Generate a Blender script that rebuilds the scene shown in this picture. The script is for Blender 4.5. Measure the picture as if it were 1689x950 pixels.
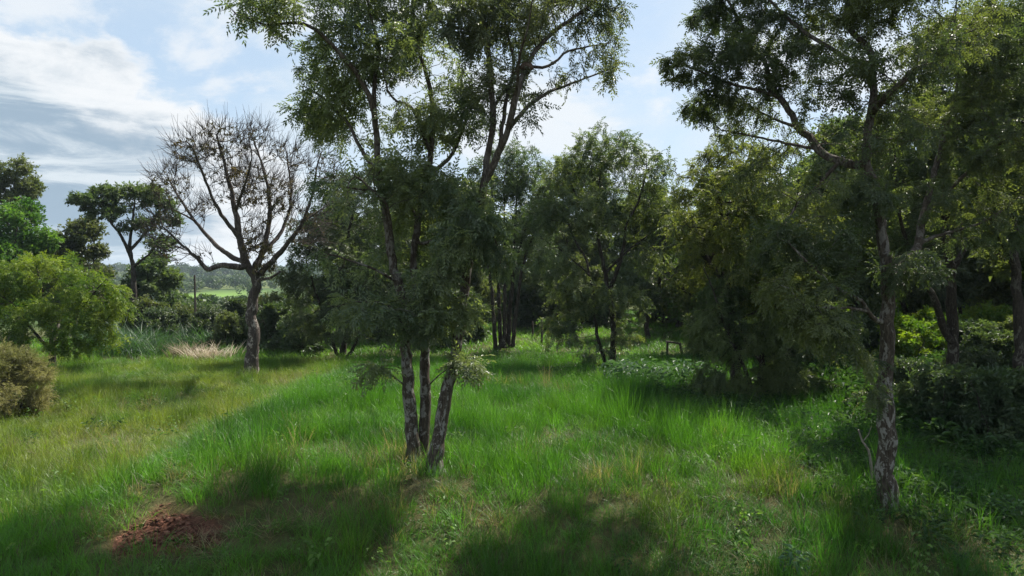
import bpy, math
import numpy as np
R = math.radians
sc = bpy.context.scene
for o in list(bpy.data.objects): bpy.data.objects.remove(o)

# ------------------------------------------------------------------ camera
CAM_H, F, PITCH = 4.5, 1126.0, R(1.27)
cam = bpy.data.cameras.new('camera'); cam.lens = 24.0; cam.sensor_width = 36.0
cam.clip_start = 0.1; cam.clip_end = 12000
camo = bpy.data.objects.new('camera', cam); sc.collection.objects.link(camo)
camo.location = (0, 0, CAM_H); camo.rotation_euler = (R(90) - PITCH, 0, 0)
sc.camera = camo

# ------------------------------------------------------------------ sun, exposure
SUN_AZ, SUN_EL = R(40), R(53)          # azimuth to the right of straight ahead (+Y)
sl = bpy.data.lights.new('sun', 'SUN'); sl.energy = 5.0; sl.angle = R(0.9); sl.color = (1.0, 0.94, 0.84)
so = bpy.data.objects.new('sun', sl); sc.collection.objects.link(so)
so.location = (40, 50, 60)
so.rotation_euler = (R(90) - SUN_EL, 0, math.pi - SUN_AZ)
sc.view_settings.view_transform = 'Standard'; sc.view_settings.look = 'None'
sc.view_settings.exposure = 1.06; sc.view_settings.gamma = 1.0; sc.view_settings.use_curve_mapping = False
cy = sc.cycles
cy.max_bounces = 5; cy.diffuse_bounces = 3; cy.glossy_bounces = 2; cy.transmission_bounces = 4; cy.volume_bounces = 0
cy.caustics_reflective = False; cy.caustics_refractive = False
cy.use_denoising = True; cy.denoising_input_passes = 'RGB_ALBEDO_NORMAL'; cy.denoising_prefilter = 'NONE'; cy.sample_clamp_indirect = 4.0; cy.sample_clamp_direct = 12.0

# ------------------------------------------------------------------ node helpers
class NT:
    def __init__(s, tree):
        s.t = tree; s.n = tree.nodes; s.l = tree.links
    def new(s, typ, **kw):
        n = s.n.new(typ)
        for k, v in kw.items(): setattr(n, k, v)
        return n
    def put(s, sock, v):
        if isinstance(v, bpy.types.NodeSocket): s.l.new(v, sock)
        else: sock.default_value = v
    def math(s, op, a, b=0.0, c=0.0, clamp=False):
        n = s.new('ShaderNodeMath', operation=op, use_clamp=clamp)
        s.put(n.inputs[0], a); s.put(n.inputs[1], b)
        if op in ('MULTIPLY_ADD',): s.put(n.inputs[2], c)
        return n.outputs[0]
    def smooth(s, x, lo, hi):
        n = s.new('ShaderNodeMapRange', interpolation_type='SMOOTHSTEP')
        s.put(n.inputs[0], x); s.put(n.inputs[1], lo); s.put(n.inputs[2], hi); n.inputs[3].default_value = 0; n.inputs[4].default_value = 1
        return n.outputs[0]
    def mix(s, f, a, b, blend='MIX'):
        n = s.new('ShaderNodeMix', data_type='RGBA', blend_type=blend)
        s.put(n.inputs[0], f)
        s.put(n.inputs[6], a if isinstance(a, bpy.types.NodeSocket) else (*a, 1)); s.put(n.inputs[7], b if isinstance(b, bpy.types.NodeSocket) else (*b, 1))
        return n.outputs[2]
    def noise(s, vec, scale, detail=4, rough=0.55, dist=0.0):
        n = s.new('ShaderNodeTexNoise'); s.put(n.inputs['Vector'], vec)
        n.inputs['Scale'].default_value = scale; n.inputs['Detail'].default_value = detail
        n.inputs['Roughness'].default_value = rough; n.inputs['Distortion'].default_value = dist
        return n.outputs['Fac']
    def scale(s, vec, v):
        n = s.new('ShaderNodeVectorMath', operation='MULTIPLY'); s.put(n.inputs[0], vec); n.inputs[1].default_value = v
        return n.outputs[0]

# ------------------------------------------------------------------ world: daylight sky with broken cloud
w = bpy.data.worlds.new('World'); sc.world = w; w.use_nodes = True
t = NT(w.node_tree); t.n.clear()
sky = t.new('ShaderNodeTexSky', sky_type='NISHITA', sun_disc=False)
sky.sun_elevation = SUN_EL; sky.sun_rotation = SUN_AZ; sky.air_density = 1.0; sky.dust_density = 1.2; sky.ozone_density = 1.6; sky.altitude = 300
tc = t.new('ShaderNodeTexCoord'); vec = tc.outputs['Generated']
sp = t.new('ShaderNodeSeparateXYZ'); t.l.new(vec, sp.inputs[0])
az = t.math('ARCTAN2', sp.outputs[0], sp.outputs[1]); el = t.math('ARCSINE', sp.outputs[2])
flat = t.scale(vec, (1.0, 1.0, 3.4))
n1 = t.noise(flat, 2.1, 7, 0.55, 0.5)            # broad cloud sheets, everywhere
n2 = t.noise(t.scale(vec, (1, 1, 1.5)), 7.0, 8, 0.6, 0.2)   # cumulus edges
n3 = t.noise(t.scale(vec, (1, 1, 5.5)), 4.2, 8, 0.62, 0.5)   # streaks in the bank
n4 = t.noise(t.scale(vec, (1, 1, 2.2)), 3.4, 7, 0.6, 0.3)
veil = t.smooth(n1, 0.40, 0.66)
puff = t.smooth(t.math('ADD', n4, t.math('MULTIPLY', t.math('SUBTRACT', n2, 0.5), 0.35)), 0.50, 0.62)
# the long bank of cumulus low on the left: an ellipse in azimuth and elevation with a lumpy rim
da = t.math('DIVIDE', t.math('ADD', az, R(50)), R(31)); de = t.math('DIVIDE', t.math('SUBTRACT', el, R(4.0)), R(14.0))
rr = t.math('SQRT', t.math('ADD', t.math('MULTIPLY', da, da), t.math('MULTIPLY', de, de)))
rr = t.math('ADD', rr, t.math('MULTIPLY', t.math('SUBTRACT', n2, 0.5), 0.75))
bank = t.smooth(rr, 1.06, 0.97)
core = t.smooth(t.math('ADD', rr, t.math('MULTIPLY', t.math('SUBTRACT', n3, 0.5), 0.5)), 1.0, 0.70)
streak = t.smooth(n3, 0.40, 0.60)
WHITE, GREY = (5.1, 5.25, 5.4), (2.0, 2.65, 3.3)
base = t.mix(0.70, sky.outputs[0], (3.3, 4.1, 4.85))            # thin high haze over all the sky
c = t.mix(t.math('MULTIPLY', veil, 0.75), base, (4.3, 4.8, 5.2))
c = t.mix(t.math('MULTIPLY', puff, 0.7), c, WHITE)
inner = t.mix(streak, GREY, (4.1, 4.55, 4.9))
bankc = t.mix(core, WHITE, inner)
c = t.mix(bank, c, bankc)
bg = t.new('ShaderNodeBackground'); t.l.new(c, bg.inputs[0]); bg.inputs[1].default_value = 0.088
wo = t.new('ShaderNodeOutputWorld'); t.l.new(bg.outputs[0], wo.inputs[0])

# ------------------------------------------------------------------ numeric helpers
def lattice(seed): return np.random.default_rng(seed).random((256, 256))
_LAT = {}
def vn(x, y, seed=0):
    if seed not in _LAT: _LAT[seed] = lattice(seed + 100)
    L = _LAT[seed]; x = np.asarray(x, float); y = np.asarray(y, float)
    xi = np.floor(x).astype(int); yi = np.floor(y).astype(int); fx = x - xi; fy = y - yi
    fx = fx * fx * (3 - 2 * fx); fy = fy * fy * (3 - 2 * fy)
    g = lambda a, b: L[a % 256, b % 256]
    return (g(xi, yi) * (1 - fx) + g(xi + 1, yi) * fx) * (1 - fy) + (g(xi, yi + 1) * (1 - fx) + g(xi + 1, yi + 1) * fx) * fy
def fbm(x, y, seed=0):
    return (vn(x, y, seed) + .5 * vn(x * 2.03, y * 2.03, seed + 1) + .25 * vn(x * 4.1, y * 4.1, seed + 2)) / 1.75
def ss(x, a, b):
    u = np.clip((np.asarray(x, float) - a) / (b - a), 0, 1); return u * u * (3 - 2 * u)

def H(x, y):
    """height of the ground"""
    x = np.asarray(x, float); y = np.asarray(y, float)
    h = .22 * (fbm(x / 4.0, y / 4.0, 3) - .5) + .5 * (fbm(x / 13., y / 13., 7) - .5)
    h = h + .62 * ss(x, -8.8, -6.2) * ss(y, 9, 13) * (1 - ss(y, 24, 31)) * (1 - .6 * ss(x, 5, 10))
    h = h - 3.2 * ss(y, 34, 100) * ss(-x, 8, 24) - 5.5 * ss(y, 80, 280)
    far = ss(y, 330, 1000)
    h = h + far * (15.5 + 7 * (fbm(x / 260., y / 260., 12) - .5)) + 6 * ss(y, 120, 380) * (fbm(x / 90., y / 90., 15) - .5)
    r = np.sqrt(x * x + y * y)
    return h - 14 * ss(r, 2200, 5000)

def ray(px, py):
    cx, cyy = (px - 844.5) / F, (475.0 - py) / F
    return cx, math.cos(PITCH) + math.sin(PITCH) * cyy, -math.sin(PITCH) + math.cos(PITCH) * cyy
def P(px, py, D):
    """the point at depth D metres from the viewpoint's plane that a sight line meets"""
    a, b, c_ = ray(px, py); k = D / b
    return np.array([a * k, D, CAM_H + c_ * k])
_DD = np.geomspace(5, 1500, 4000)
def hit(px, py):
    a, b, c_ = ray(px, py); k = _DD / b
    z = CAM_H + c_ * k; g = H(a * k, _DD); i = int(np.argmax(z < g))
    return np.array([a * k[i], _DD[i], g[i]])
def gz(x, y): return float(H(x, y))

# ------------------------------------------------------------------ object helpers
COL = sc.collection
def mesh_np(name, verts, tris=None, quads=None, mat=None, smooth=False, attrs=None):
    me = bpy.data.meshes.new(name); verts = np.asarray(verts, np.float32)
    nt = 0 if tris is None else len(tris); nq = 0 if quads is None else len(quads)
    me.vertices.add(len(verts)); me.vertices.foreach_set('co', verts.ravel())
    if nt + nq:
        idx = np.concatenate([np.asarray(a, np.int32).ravel() for a in (tris, quads) if a is not None and len(a)])
        tot = np.concatenate([np.full(nt, 3, np.int32), np.full(nq, 4, np.int32)])
        st = np.concatenate([[0], np.cumsum(tot)[:-1]]).astype(np.int32)
        me.loops.add(len(idx)); me.loops.foreach_set('vertex_index', idx)
        me.polygons.add(nt + nq); me.polygons.foreach_set('loop_start', st)
        me.polygons.foreach_set('use_smooth', np.full(nt + nq, smooth, bool))
    for k, (typ, arr) in (attrs or {}).items():
        at = me.attributes.new(k, typ, 'POINT')
        at.data.foreach_set('vector' if typ == 'FLOAT_VECTOR' else 'value', np.asarray(arr).ravel())
    me.update(calc_edges=True)
    if mat: me.materials.append(mat)
    return me
def link(name, me, parent=None, kind=None):
    o = bpy.data.objects.new(name, me); COL.objects.link(o)
    if parent: o.parent = parent
    if kind: o['kind'] = kind
    return o
def tag(o, label, cat, group=None, kind=None):
    o['label'] = label; o['category'] = cat
    if group: o['group'] = group
    if kind: o['kind'] = kind
    return o
def empty(name, loc, label, cat, group=None):
    o = link(name, None); o.location = [float(v) for v in loc]; o.empty_display_size = .3
    return tag(o, label, cat, group)
def copy_thing(src, loc, rz, s, label, group, sz=None):
    e = src.copy(); COL.objects.link(e); e.location = [float(v) for v in loc]; e.rotation_euler = (0, 0, rz)
    e.scale = (s, s, sz or s); e['label'] = label; e['group'] = group
    for ch in src.children:
        k = ch.copy(); COL.objects.link(k); k.parent = e
    return e

# ------------------------------------------------------------------ materials
def mat_new(name):
    m = bpy.data.materials.new(name); m.use_nodes = True; m.node_tree.nodes.clear()
    return m, NT(m.node_tree)
def leaf_shader(t, col, trans, rough, spec, tcol):
    b = t.new('ShaderNodeBsdfPrincipled'); t.l.new(col, b.inputs['Base Color'])
    b.inputs['Roughness'].default_value = rough; b.inputs['Specular IOR Level'].default_value = spec
    tr = t.new('ShaderNodeBsdfTranslucent'); t.l.new(t.mix(1.0, col, tcol, 'MULTIPLY'), tr.inputs[0])
    mx = t.new('ShaderNodeMixShader'); mx.inputs[0].default_value = trans
    t.l.new(b.outputs[0], mx.inputs[1]); t.l.new(tr.outputs[0], mx.inputs[2])
    o = t.new('ShaderNodeOutputMaterial'); t.l.new(mx.outputs[0], o.inputs[0])
def leaf_mat(name, c1, c2, trans=.38, rough=.42, spec=.5, tcol=(1.7, 1.75, .7), brown=0.0):
    m, t = mat_new(name)
    a = t.new('ShaderNodeAttribute', attribute_name='tint'); tint = a.outputs['Fac']
    col = t.mix(t.smooth(tint, .05, .95), c1, c2)
    if brown: col = t.mix(t.smooth(tint, 1 - brown, 1 - brown + .01), col, (.16, .085, .035))
    oi = t.new('ShaderNodeObjectInfo')
    col = t.mix(1.0, col, t.mix(oi.outputs['Random'], (.95, .85, .9), (1.25, 1.22, 1.15)), 'MULTIPLY')
    leaf_shader(t, col, trans, rough, spec, tcol); return m
def blade_mat(name, trans=.42, rough=.45, spec=.35, tcol=(1.6, 1.7, .65)):
    """colour comes with each tuft; every blade of it differs a little"""
    m, t = mat_new(name)
    a = t.new('ShaderNodeAttribute', attribute_name='tint', attribute_type='INSTANCER')
    v = t.new('ShaderNodeAttribute', attribute_name='shade', attribute_type='GEOMETRY')
    col = t.mix(1.0, a.outputs['Color'], t.mix(v.outputs['Fac'], (.62, .66, .6), (1.35, 1.28, 1.3)), 'MULTIPLY')
    leaf_shader(t, col, trans, rough, spec, tcol); return m
def bark_mat(name, dark, mid, light, lichen=.5, scale=1.0):
    m, t = mat_new(name)
    tc = t.new('ShaderNodeTexCoord'); v = tc.outputs['Object']
    blot = t.noise(t.scale(v, (1, 1, .55)), 5.5 * scale, 5, .65, .6)
    fine = t.noise(t.scale(v, (1, 1, .18)), 38 * scale, 4, .7)
    spot = t.noise(t.scale(v, (1, 1, .8)), 13 * scale, 4, .7, .4)
    col = t.mix(t.smooth(fine, .35, .7), dark, mid)
    lm = t.math('MULTIPLY', t.smooth(t.math('ADD', blot, t.math('MULTIPLY', t.math('SUBTRACT', spot, .5), .45)), .60 - .22 * lichen, .66 - .20 * lichen), t.smooth(fine, .22, .5))
    zz = t.new('ShaderNodeSeparateXYZ'); t.l.new(v, zz.inputs[0])
    lm = t.math('MULTIPLY', lm, t.math('SUBTRACT', 1.0, t.math('MULTIPLY', t.smooth(zz.outputs[2], 1.5, 6.5), .75)))   # lichen thins out up the stem
    col = t.mix(lm, col, light)
    bs = t.new('ShaderNodeBsdfPrincipled'); t.l.new(col, bs.inputs['Base Color']); bs.inputs['Roughness'].default_value = .9
    bs.inputs['Specular IOR Level'].default_value = .2
    bm = t.new('ShaderNodeBump'); bm.inputs['Strength'].default_value = .8; bm.inputs['Distance'].default_value = .03
    t.l.new(t.math('ADD', fine, t.math('MULTIPLY', blot, .8)), bm.inputs['Height']); t.l.new(bm.outputs[0], bs.inputs['Normal'])
    o = t.new('ShaderNodeOutputMaterial'); t.l.new(bs.outputs[0], o.inputs[0]); return m
BARK = bark_mat('mottled_bark', (.035, .027, .02), (.10, .082, .065), (.225, .215, .195), .40)
BARK_DARK = bark_mat('dark_bark', (.022, .018, .014), (.065, .054, .043), (.13, .12, .10), .2)
BARK_PALE = bark_mat('flaking_bark', (.035, .028, .024), (.095, .078, .068), (.27, .24, .21), .30, .8)
LEAF_A = leaf_mat('feathery_leaf', (.054, .086, .050), (.120, .156, .074), .42, .50, .8)
LEAF_I = leaf_mat('olive_leaf', (.044, .074, .035), (.100, .135, .048), .44, .52, .7)
LEAF_J = leaf_mat('drooping_leaf', (.046, .080, .036), (.095, .135, .050), .42, .52, .6)
LEAF_DARK = leaf_mat('dark_leaf', (.040, .072, .034), (.086, .126, .054), .38, .52, .6)
LEAF_E = leaf_mat('bright_leaf', (.060, .135, .016), (.17, .25, .028), .42, .52, .4)
LEAF_GREEN = leaf_mat('green_leaf', (.035, .095, .02), (.085, .165, .03), .4, .5, .4)
LEAF_OLIVE = leaf_mat('dull_leaf', (.048, .075, .032), (.095, .120, .048), .38, .52, .5)
LEAF_TAN = leaf_mat('tan_leaf', (.17, .19, .075), (.31, .31, .15), .42, .55, .3, (1.3, 1.4, .8))
LEAF_SERE = leaf_mat('sere_leaf', (.045, .05, .025), (.10, .08, .045), .3, .55, .3)
LEAF_HERB = leaf_mat('herb_leaf', (.035, .085, .034), (.075, .15, .05), .36, .5, .5)
GRASS = blade_mat('grass_blade')
HERB = blade_mat('herb_blade', .36, .5, .28)
FARLEAF = blade_mat('far_leaf', .3, .55, .25)

# ------------------------------------------------------------------ trees: growth
def resample(pts, step):
    pts = np.asarray(pts, float); n = len(pts)
    if n > 2:      # Catmull-Rom
        q = np.vstack([2 * pts[0] - pts[1], pts, 2 * pts[-1] - pts[-2]]); out = []
        for i in range(n - 1):
            p0, p1, p2, p3 = q[i:i + 4]; m = max(1, int(round(np.linalg.norm(p2 - p1) / step)))
            u = (np.arange(m) / m)[:, None]
            out.append(.5 * (2 * p1 + (p2 - p0) * u + (2 * p0 - 5 * p1 + 4 * p2 - p3) * u ** 2 + (3 * p1 - p0 - 3 * p2 + p3) * u ** 3))
        return np.vstack(out + [pts[-1:]])
    m = max(1, int(round(np.linalg.norm(pts[1] - pts[0]) / step))); u = np.linspace(0, 1, m + 1)[:, None]
    return pts[0] * (1 - u) + pts[1] * u

def grow(limbs, A, step, di, dk, trop, rng, iters=120, wander=.18):
    pos, par, rad, lid = [], [], [], []
    for li, (pts, r0, r1) in enumerate(limbs):
        q = resample(pts, step); rr = np.linspace(r0, r1, len(q)); prev = -1; q = q.copy()
        if len(q) > 4: q[2:-1] += rng.normal(0, .05 * step + .12 * rr[2:-1, None], (len(q) - 3, 3)) * .5
        s0 = 0
        if li and len(pos):
            d = np.linalg.norm(np.array(pos) - q[0], axis=1); j = int(d.argmin())
            if d[j] < .9: prev = j; s0 = 1
        for k in range(s0, len(q)):
            pos.append(q[k]); par.append(prev); rad.append(rr[k]); lid.append(li); prev = len(pos) - 1
    n0 = len(pos); pos = np.array(pos); par = list(par); cc = np.zeros(n0, int)
    A = A.copy(); D = np.full(len(A), 1e9); near = np.zeros(len(A), int)
    for a in range(0, len(A), 500):
        d = np.linalg.norm(A[a:a + 500, None] - pos[None], axis=2); near[a:a + 500] = d.argmin(1); D[a:a + 500] = d.min(1)
    for _ in range(iters):
        keep = D > dk; A, D, near = A[keep], D[keep], near[keep]
        act = D < di
        if not act.any(): break
        v = A[act] - pos[near[act]]; v /= np.linalg.norm(v, axis=1)[:, None]
        acc = np.zeros((len(pos), 3)); np.add.at(acc, near[act], v); idx = np.unique(near[act])
        full = cc[idx] >= 3
        if full.any():
            bad = np.isin(near, idx[full]); A, D, near = A[~bad], D[~bad], near[~bad]; idx = idx[~full]
            if not len(idx): continue
        v = acc[idx]; v /= np.linalg.norm(v, axis=1)[:, None] + 1e-9
        v = v + np.array(trop) + rng.normal(0, wander, v.shape); v /= np.linalg.norm(v, axis=1)[:, None]
        new = pos[idx] + step * v; cc[idx] += 1; b = len(pos)
        pos = np.vstack([pos, new]); par += list(idx); cc = np.concatenate([cc, np.zeros(len(new), int)])
        if not len(A): break
        for a in range(0, len(new), 400):
            d = np.linalg.norm(A[:, None] - new[None, a:a + 400], axis=2); m = d.argmin(1); dm = d[np.arange(len(A)), m]
            up = dm < D; D[up] = dm[up]; near[up] = m[up] + b + a
        if len(pos) > 16000: break
    n = len(pos); rad = np.concatenate([np.array(rad), np.zeros(n - n0)]); lid = np.concatenate([np.array(lid), np.full(n - n0, -1)]).astype(int)
    return pos, np.array(par), rad, lid, n0

def tubes(chains):
    V, Q, off = [], [], 0
    for pts, rr, k in chains:
        n = len(pts)
        if n < 2: continue
        tg = np.gradient(pts, axis=0); tg /= np.linalg.norm(tg, axis=1)[:, None] + 1e-9
        m = tg.mean(0); ref = np.array([1., 0, 0]) if abs(m[0]) < .6 * np.linalg.norm(m) + 1e-6 else np.array([0, 1., 0])
        u = np.cross(tg, ref); u /= np.linalg.norm(u, axis=1)[:, None] + 1e-9; v = np.cross(tg, u)
        a = np.arange(k) * 2 * math.pi / k
        ring = pts[:, None] + rr[:, None, None] * (np.cos(a)[None, :, None] * u[:, None] + np.sin(a)[None, :, None] * v[:, None])
        V.append(ring.reshape(-1, 3))
        i = np.arange(n - 1)[:, None] * k; j = np.arange(k)[None]; j2 = (j + 1) % k
        Q.append((np.stack([i + j, i + j2, i + k + j2, i + k + j], -1).reshape(-1, 4) + off)); off += n * k
    if not V: return np.zeros((0, 3)), np.zeros((0, 4), int)
    return np.vstack(V), np.vstack(Q)

# leaf sprigs: a rachis along +X carrying leaflets, each leaflet two triangles folded along the midrib
def sprig(kind, rng, L, leaf_l, leaf_w, pairs):
    V, T = [], []
    def leaflet(b, d, n, l, wd):
        d = d / np.linalg.norm(d); n = n - d * (n @ d); n /= np.linalg.norm(n); s = np.cross(n, d); o = len(V)
        mid = b + d * l * .45
        V.extend([b, mid + s * wd * .5 + n * wd * .18, b + d * l - n * l * .12, mid - s * wd * .5 + n * wd * .18])
        T.extend([(o, o + 1, o + 2), (o, o + 2, o + 3)])
    if kind == 'pinnate':
        for k in range(pairs):
            u = (k + .6) / pairs; p = np.array([L * u, 0, -.35 * L * u * u])
            for s in (-1, 1):
                d = np.array([.55 + .3 * u, s * (1 - .25 * u), -.35]) + rng.normal(0, .16, 3)
                leaflet(p, d, np.array([.1, 0, 1.]) + rng.normal(0, .35, 3), leaf_l * (1.05 - .3 * abs(u - .45)) * rng.uniform(.8, 1.15), leaf_w)
        leaflet(np.array([L, 0, -.35 * L]), np.array([1, 0, -.7]), np.array([.4, 0, 1.]), leaf_l, leaf_w)
    elif kind == 'tuft':                      # leaves all round a twig
        for k in range(pairs * 2):
            u = rng.random(); a = rng.uniform(0, 2 * math.pi); p = np.array([L * u, 0, -.15 * L * u * u])
            d = np.array([.7, math.cos(a), math.sin(a) * .8 - .1]) + rng.normal(0, .2, 3)
            leaflet(p, d, np.array([0, 0, 1.]) + rng.normal(0, .6, 3), leaf_l * rng.uniform(.7, 1.2), leaf_w * rng.uniform(.8, 1.2))
    return np.array(V), np.array(T)

def frames(d, rng, up=.9):
    d = d / (np.linalg.norm(d, axis=1)[:, None] + 1e-9)
    n = np.array([0, 0, up]) + rng.normal(0, .45, d.shape); n -= d * (n * d).sum(1)[:, None]; n /= np.linalg.norm(n, axis=1)[:, None] + 1e-9
    return np.stack([d, np.cross(n, d), n], -1)      # columns

def place(templates, pts, rot, scl, tint, rng):
    V, T, A, off = [], [], [], 0; which = rng.integers(0, len(templates), len(pts))
    for k, (tv, tt) in enumerate(templates):
        m = which == k
        if not m.any(): continue
        v = np.einsum('nij,vj->nvi', rot[m] * scl[m][:, None, None], tv) + pts[m][:, None]
        c = len(v); T.append((tt[None] + (np.arange(c) * len(tv))[:, None, None]).reshape(-1, 3) + off)
        a = np.repeat(tint[m][:, None], len(tv), 1); A.append(np.clip(a + np.repeat(rng.normal(0, .12, (c, len(tv) // 4)), 4, 1), 0, 1).ravel() if len(tv) % 4 == 0 else a.ravel())
        V.append(v.reshape(-1, 3)); off += c * len(tv)
    return np.vstack(V), np.vstack(T), np.concatenate(A)

def make_tree(root, limbs, blobs, seed, bark, leaf, step=.2, di=2.2, dk=.26, natt=2200, nsprig=5000, tip=.006,
              spec=('pinnate', .26, .075, .024, 6), trop=(0, 0, .05), droop=.35, wander=.18, inner=.3, clump=.9, twigs=None):
    """limbs: (points, r0, r1) in local metres; blobs: (centre, radii, branch weight, leaf weight)"""
    rng = np.random.default_rng(seed)
    C = np.array([b[0] for b in blobs]); Rb = np.array([b[1] for b in blobs]); W = np.array([b[2] for b in blobs], float); LW = np.array([b[3] for b in blobs], float)
    cnt = W * Rb.prod(1) ** .8; cnt = np.maximum(4, (natt * cnt / cnt.sum()).astype(int)); A = []
    for c0, r0, k in zip(C, Rb, cnt):
        d = rng.normal(size=(k, 3)); d /= np.linalg.norm(d, axis=1)[:, None]; A.append(c0 + d * (rng.random((k, 1)) ** .42) * r0)
    A = np.vstack(A); A = A[A[:, 2] > .25]
    pos, par, rad, lid, n0 = grow(limbs, A, step, di, dk, trop, rng, wander=wander)
    n = len(pos); ch = [[] for _ in range(n)]
    for i, p in enumerate(par):
        if p >= 0: ch[p].append(i)
    rp = np.zeros(n); e = 2.25
    for i in range(n - 1, -1, -1):
        rp[i] = (sum(rp[c] ** e for c in ch[i])) ** (1 / e) if ch[i] else tip
    rp = np.where(lid >= 0, np.maximum(rad, np.minimum(rp, rad * 1.25 + .01)), rp)
    for i in range(n):                            # a branch is never thicker than what carries it
        if par[i] >= 0: rp[i] = min(rp[i], rp[par[i]] * (.98 if lid[i] >= 0 else .85))
    for li in range(len(limbs)):
        ids = np.where(lid == li)[0]; pp = pos[ids]; r = rp[ids].copy()
        if not len(ids): continue
        if par[ids[0]] >= 0:
            pp = np.vstack([pos[par[ids[0]]], pp]); r = np.concatenate([[r[0] * 1.05], r])
        else:
            zz = pp[:, 2] - pp[0, 2]; r = r * (1 + .8 * np.exp(-zz / .26)); pp = pp.copy(); pp[0, 2] -= .25
        if r.max() > .05:
            pf = resample(pp, .09); rf = np.interp(np.linspace(0, 1, len(pf)), np.linspace(0, 1, len(pp)), r)
            V, Q = tubes([(pf, rf, 14)])
            nz = fbm(V[:, 0] * 9 + V[:, 1] * 5 + seed, V[:, 2] * 4, 31) - .5
            cen = np.repeat(pf, 14, 0); d = V - cen; V = cen + d * (1 + .38 * nz)[:, None]
        else: V, Q = tubes([(pp, r, 6)])
        link('trunk' if (par[ids[0]] < 0) else 'limb', mesh_np('limb', V, None, Q, bark, True), root)
    chains = []
    starts = [i for i in range(n) if lid[i] < 0 and (lid[par[i]] >= 0 or i != max(ch[par[i]], key=lambda c: rp[c]))]
    for s in starts:
        c = [par[s], s]; k = s
        while ch[k]:
            k = max(ch[k], key=lambda q: rp[q]); c.append(k)
        r = rp[c].copy(); r[0] = min(r[0], r[1] * 1.15); r[-1] *= .5
        if r.max() < tip * .5: continue
        chains.append((pos[c], r, 3 if r.max() < .02 else 5))
    if twigs:                                     # fine straight twigs spraying from the branch ends
        ends = np.where((lid < 0) & (rp < tip * 1.6))[0]; k, tl, tr_ = twigs
        for i in rng.choice(ends, k):
            d = pos[i] - pos[par[i]]; d /= np.linalg.norm(d) + 1e-9; out = pos[i] - np.array([0, 0, .35 * pos[:, 2].max()]); out /= np.linalg.norm(out)
            d = d * .5 + out * .7 + rng.normal(0, .38, 3); d /= np.linalg.norm(d); l = tl * rng.uniform(.4, 1.2); bend = rng.normal(0, .08, 3) + np.array([0, 0, .08])
            chains.append((np.array([pos[i], pos[i] + d * l * .5, pos[i] + (d + bend) * l]), np.array([tr_, tr_ * .8, tr_ * .4]), 3))
    if chains:
        V, Q = tubes(chains); link('branches', mesh_np('branches', V, None, Q, bark, True), root, 'stuff')
    # foliage on the outer twigs
    cand = np.where((lid < 0) & (rp < tip * 4.5))[0]
    if nsprig and len(cand):
        q = ((pos[cand][:, None] - C[None]) / (Rb[None] + .15)); q = (q ** 2).sum(2); near = q.argmin(1)
        wgt = LW[near] * np.where(rp[cand] < tip * 1.6, 1.0, inner)
        wgt = wgt * (.25 + clump * 1.5 * ss(fbm(pos[cand][:, 0] * 1.1 + pos[cand][:, 1] * .7 + seed * 3.7, pos[cand][:, 2] * 1.2 + pos[cand][:, 1] * .5, 40), .38, .62))
        s = rng.choice(len(cand), nsprig, p=wgt / wgt.sum()); ids = cand[s]; pp = par[ids]
        d = pos[ids] - pos[pp]; d /= np.linalg.norm(d, axis=1)[:, None] + 1e-9
        pts = pos[pp] + (pos[ids] - pos[pp]) * rng.random((nsprig, 1))
        d = d * .6 + rng.normal(0, .6, d.shape) + np.array([0, 0, -droop])
        kind, L, ll, lw, pairs = spec
        tm = [sprig(kind, rng, L, ll, lw, pairs) for _ in range(4)]
        tint = np.clip(.15 + .75 * ss(fbm(pts[:, 0] * .9 + seed, pts[:, 2] * .9 + pts[:, 1] * .6, 50), .3, .7) + rng.normal(0, .15, nsprig), 0, 1)
        V, T, tv = place(tm, pts, frames(d, rng), rng.uniform(.7, 1.25, nsprig), tint, rng)
        link('crown', mesh_np('crown', V, T, None, leaf, False, {'tint': ('FLOAT', tv)}), root, 'stuff')
    return root

def from_px(base, D, limbs, blobs):
    """tree measured on sight lines at its own distance -> local metres with real depth"""
    LL = [([P(p[0], p[1], D + (p[2] if len(p) > 2 else 0)) - base for p in pts], r0, r1) for pts, r0, r1 in limbs]
    for pts, r0, r1 in LL:
        if pts[0][2] < .6 and r0 > .08: pts[0][2] = min(pts[0][2], 0.0)
    BB = []
    for (px, py, dd, rx, ry, rd, wt, lw) in blobs:
        BB.append((P(px, py, D + dd) - base, np.array([rx * D / F, rd, ry * D / F]), wt, lw))
    return LL, BB

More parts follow.
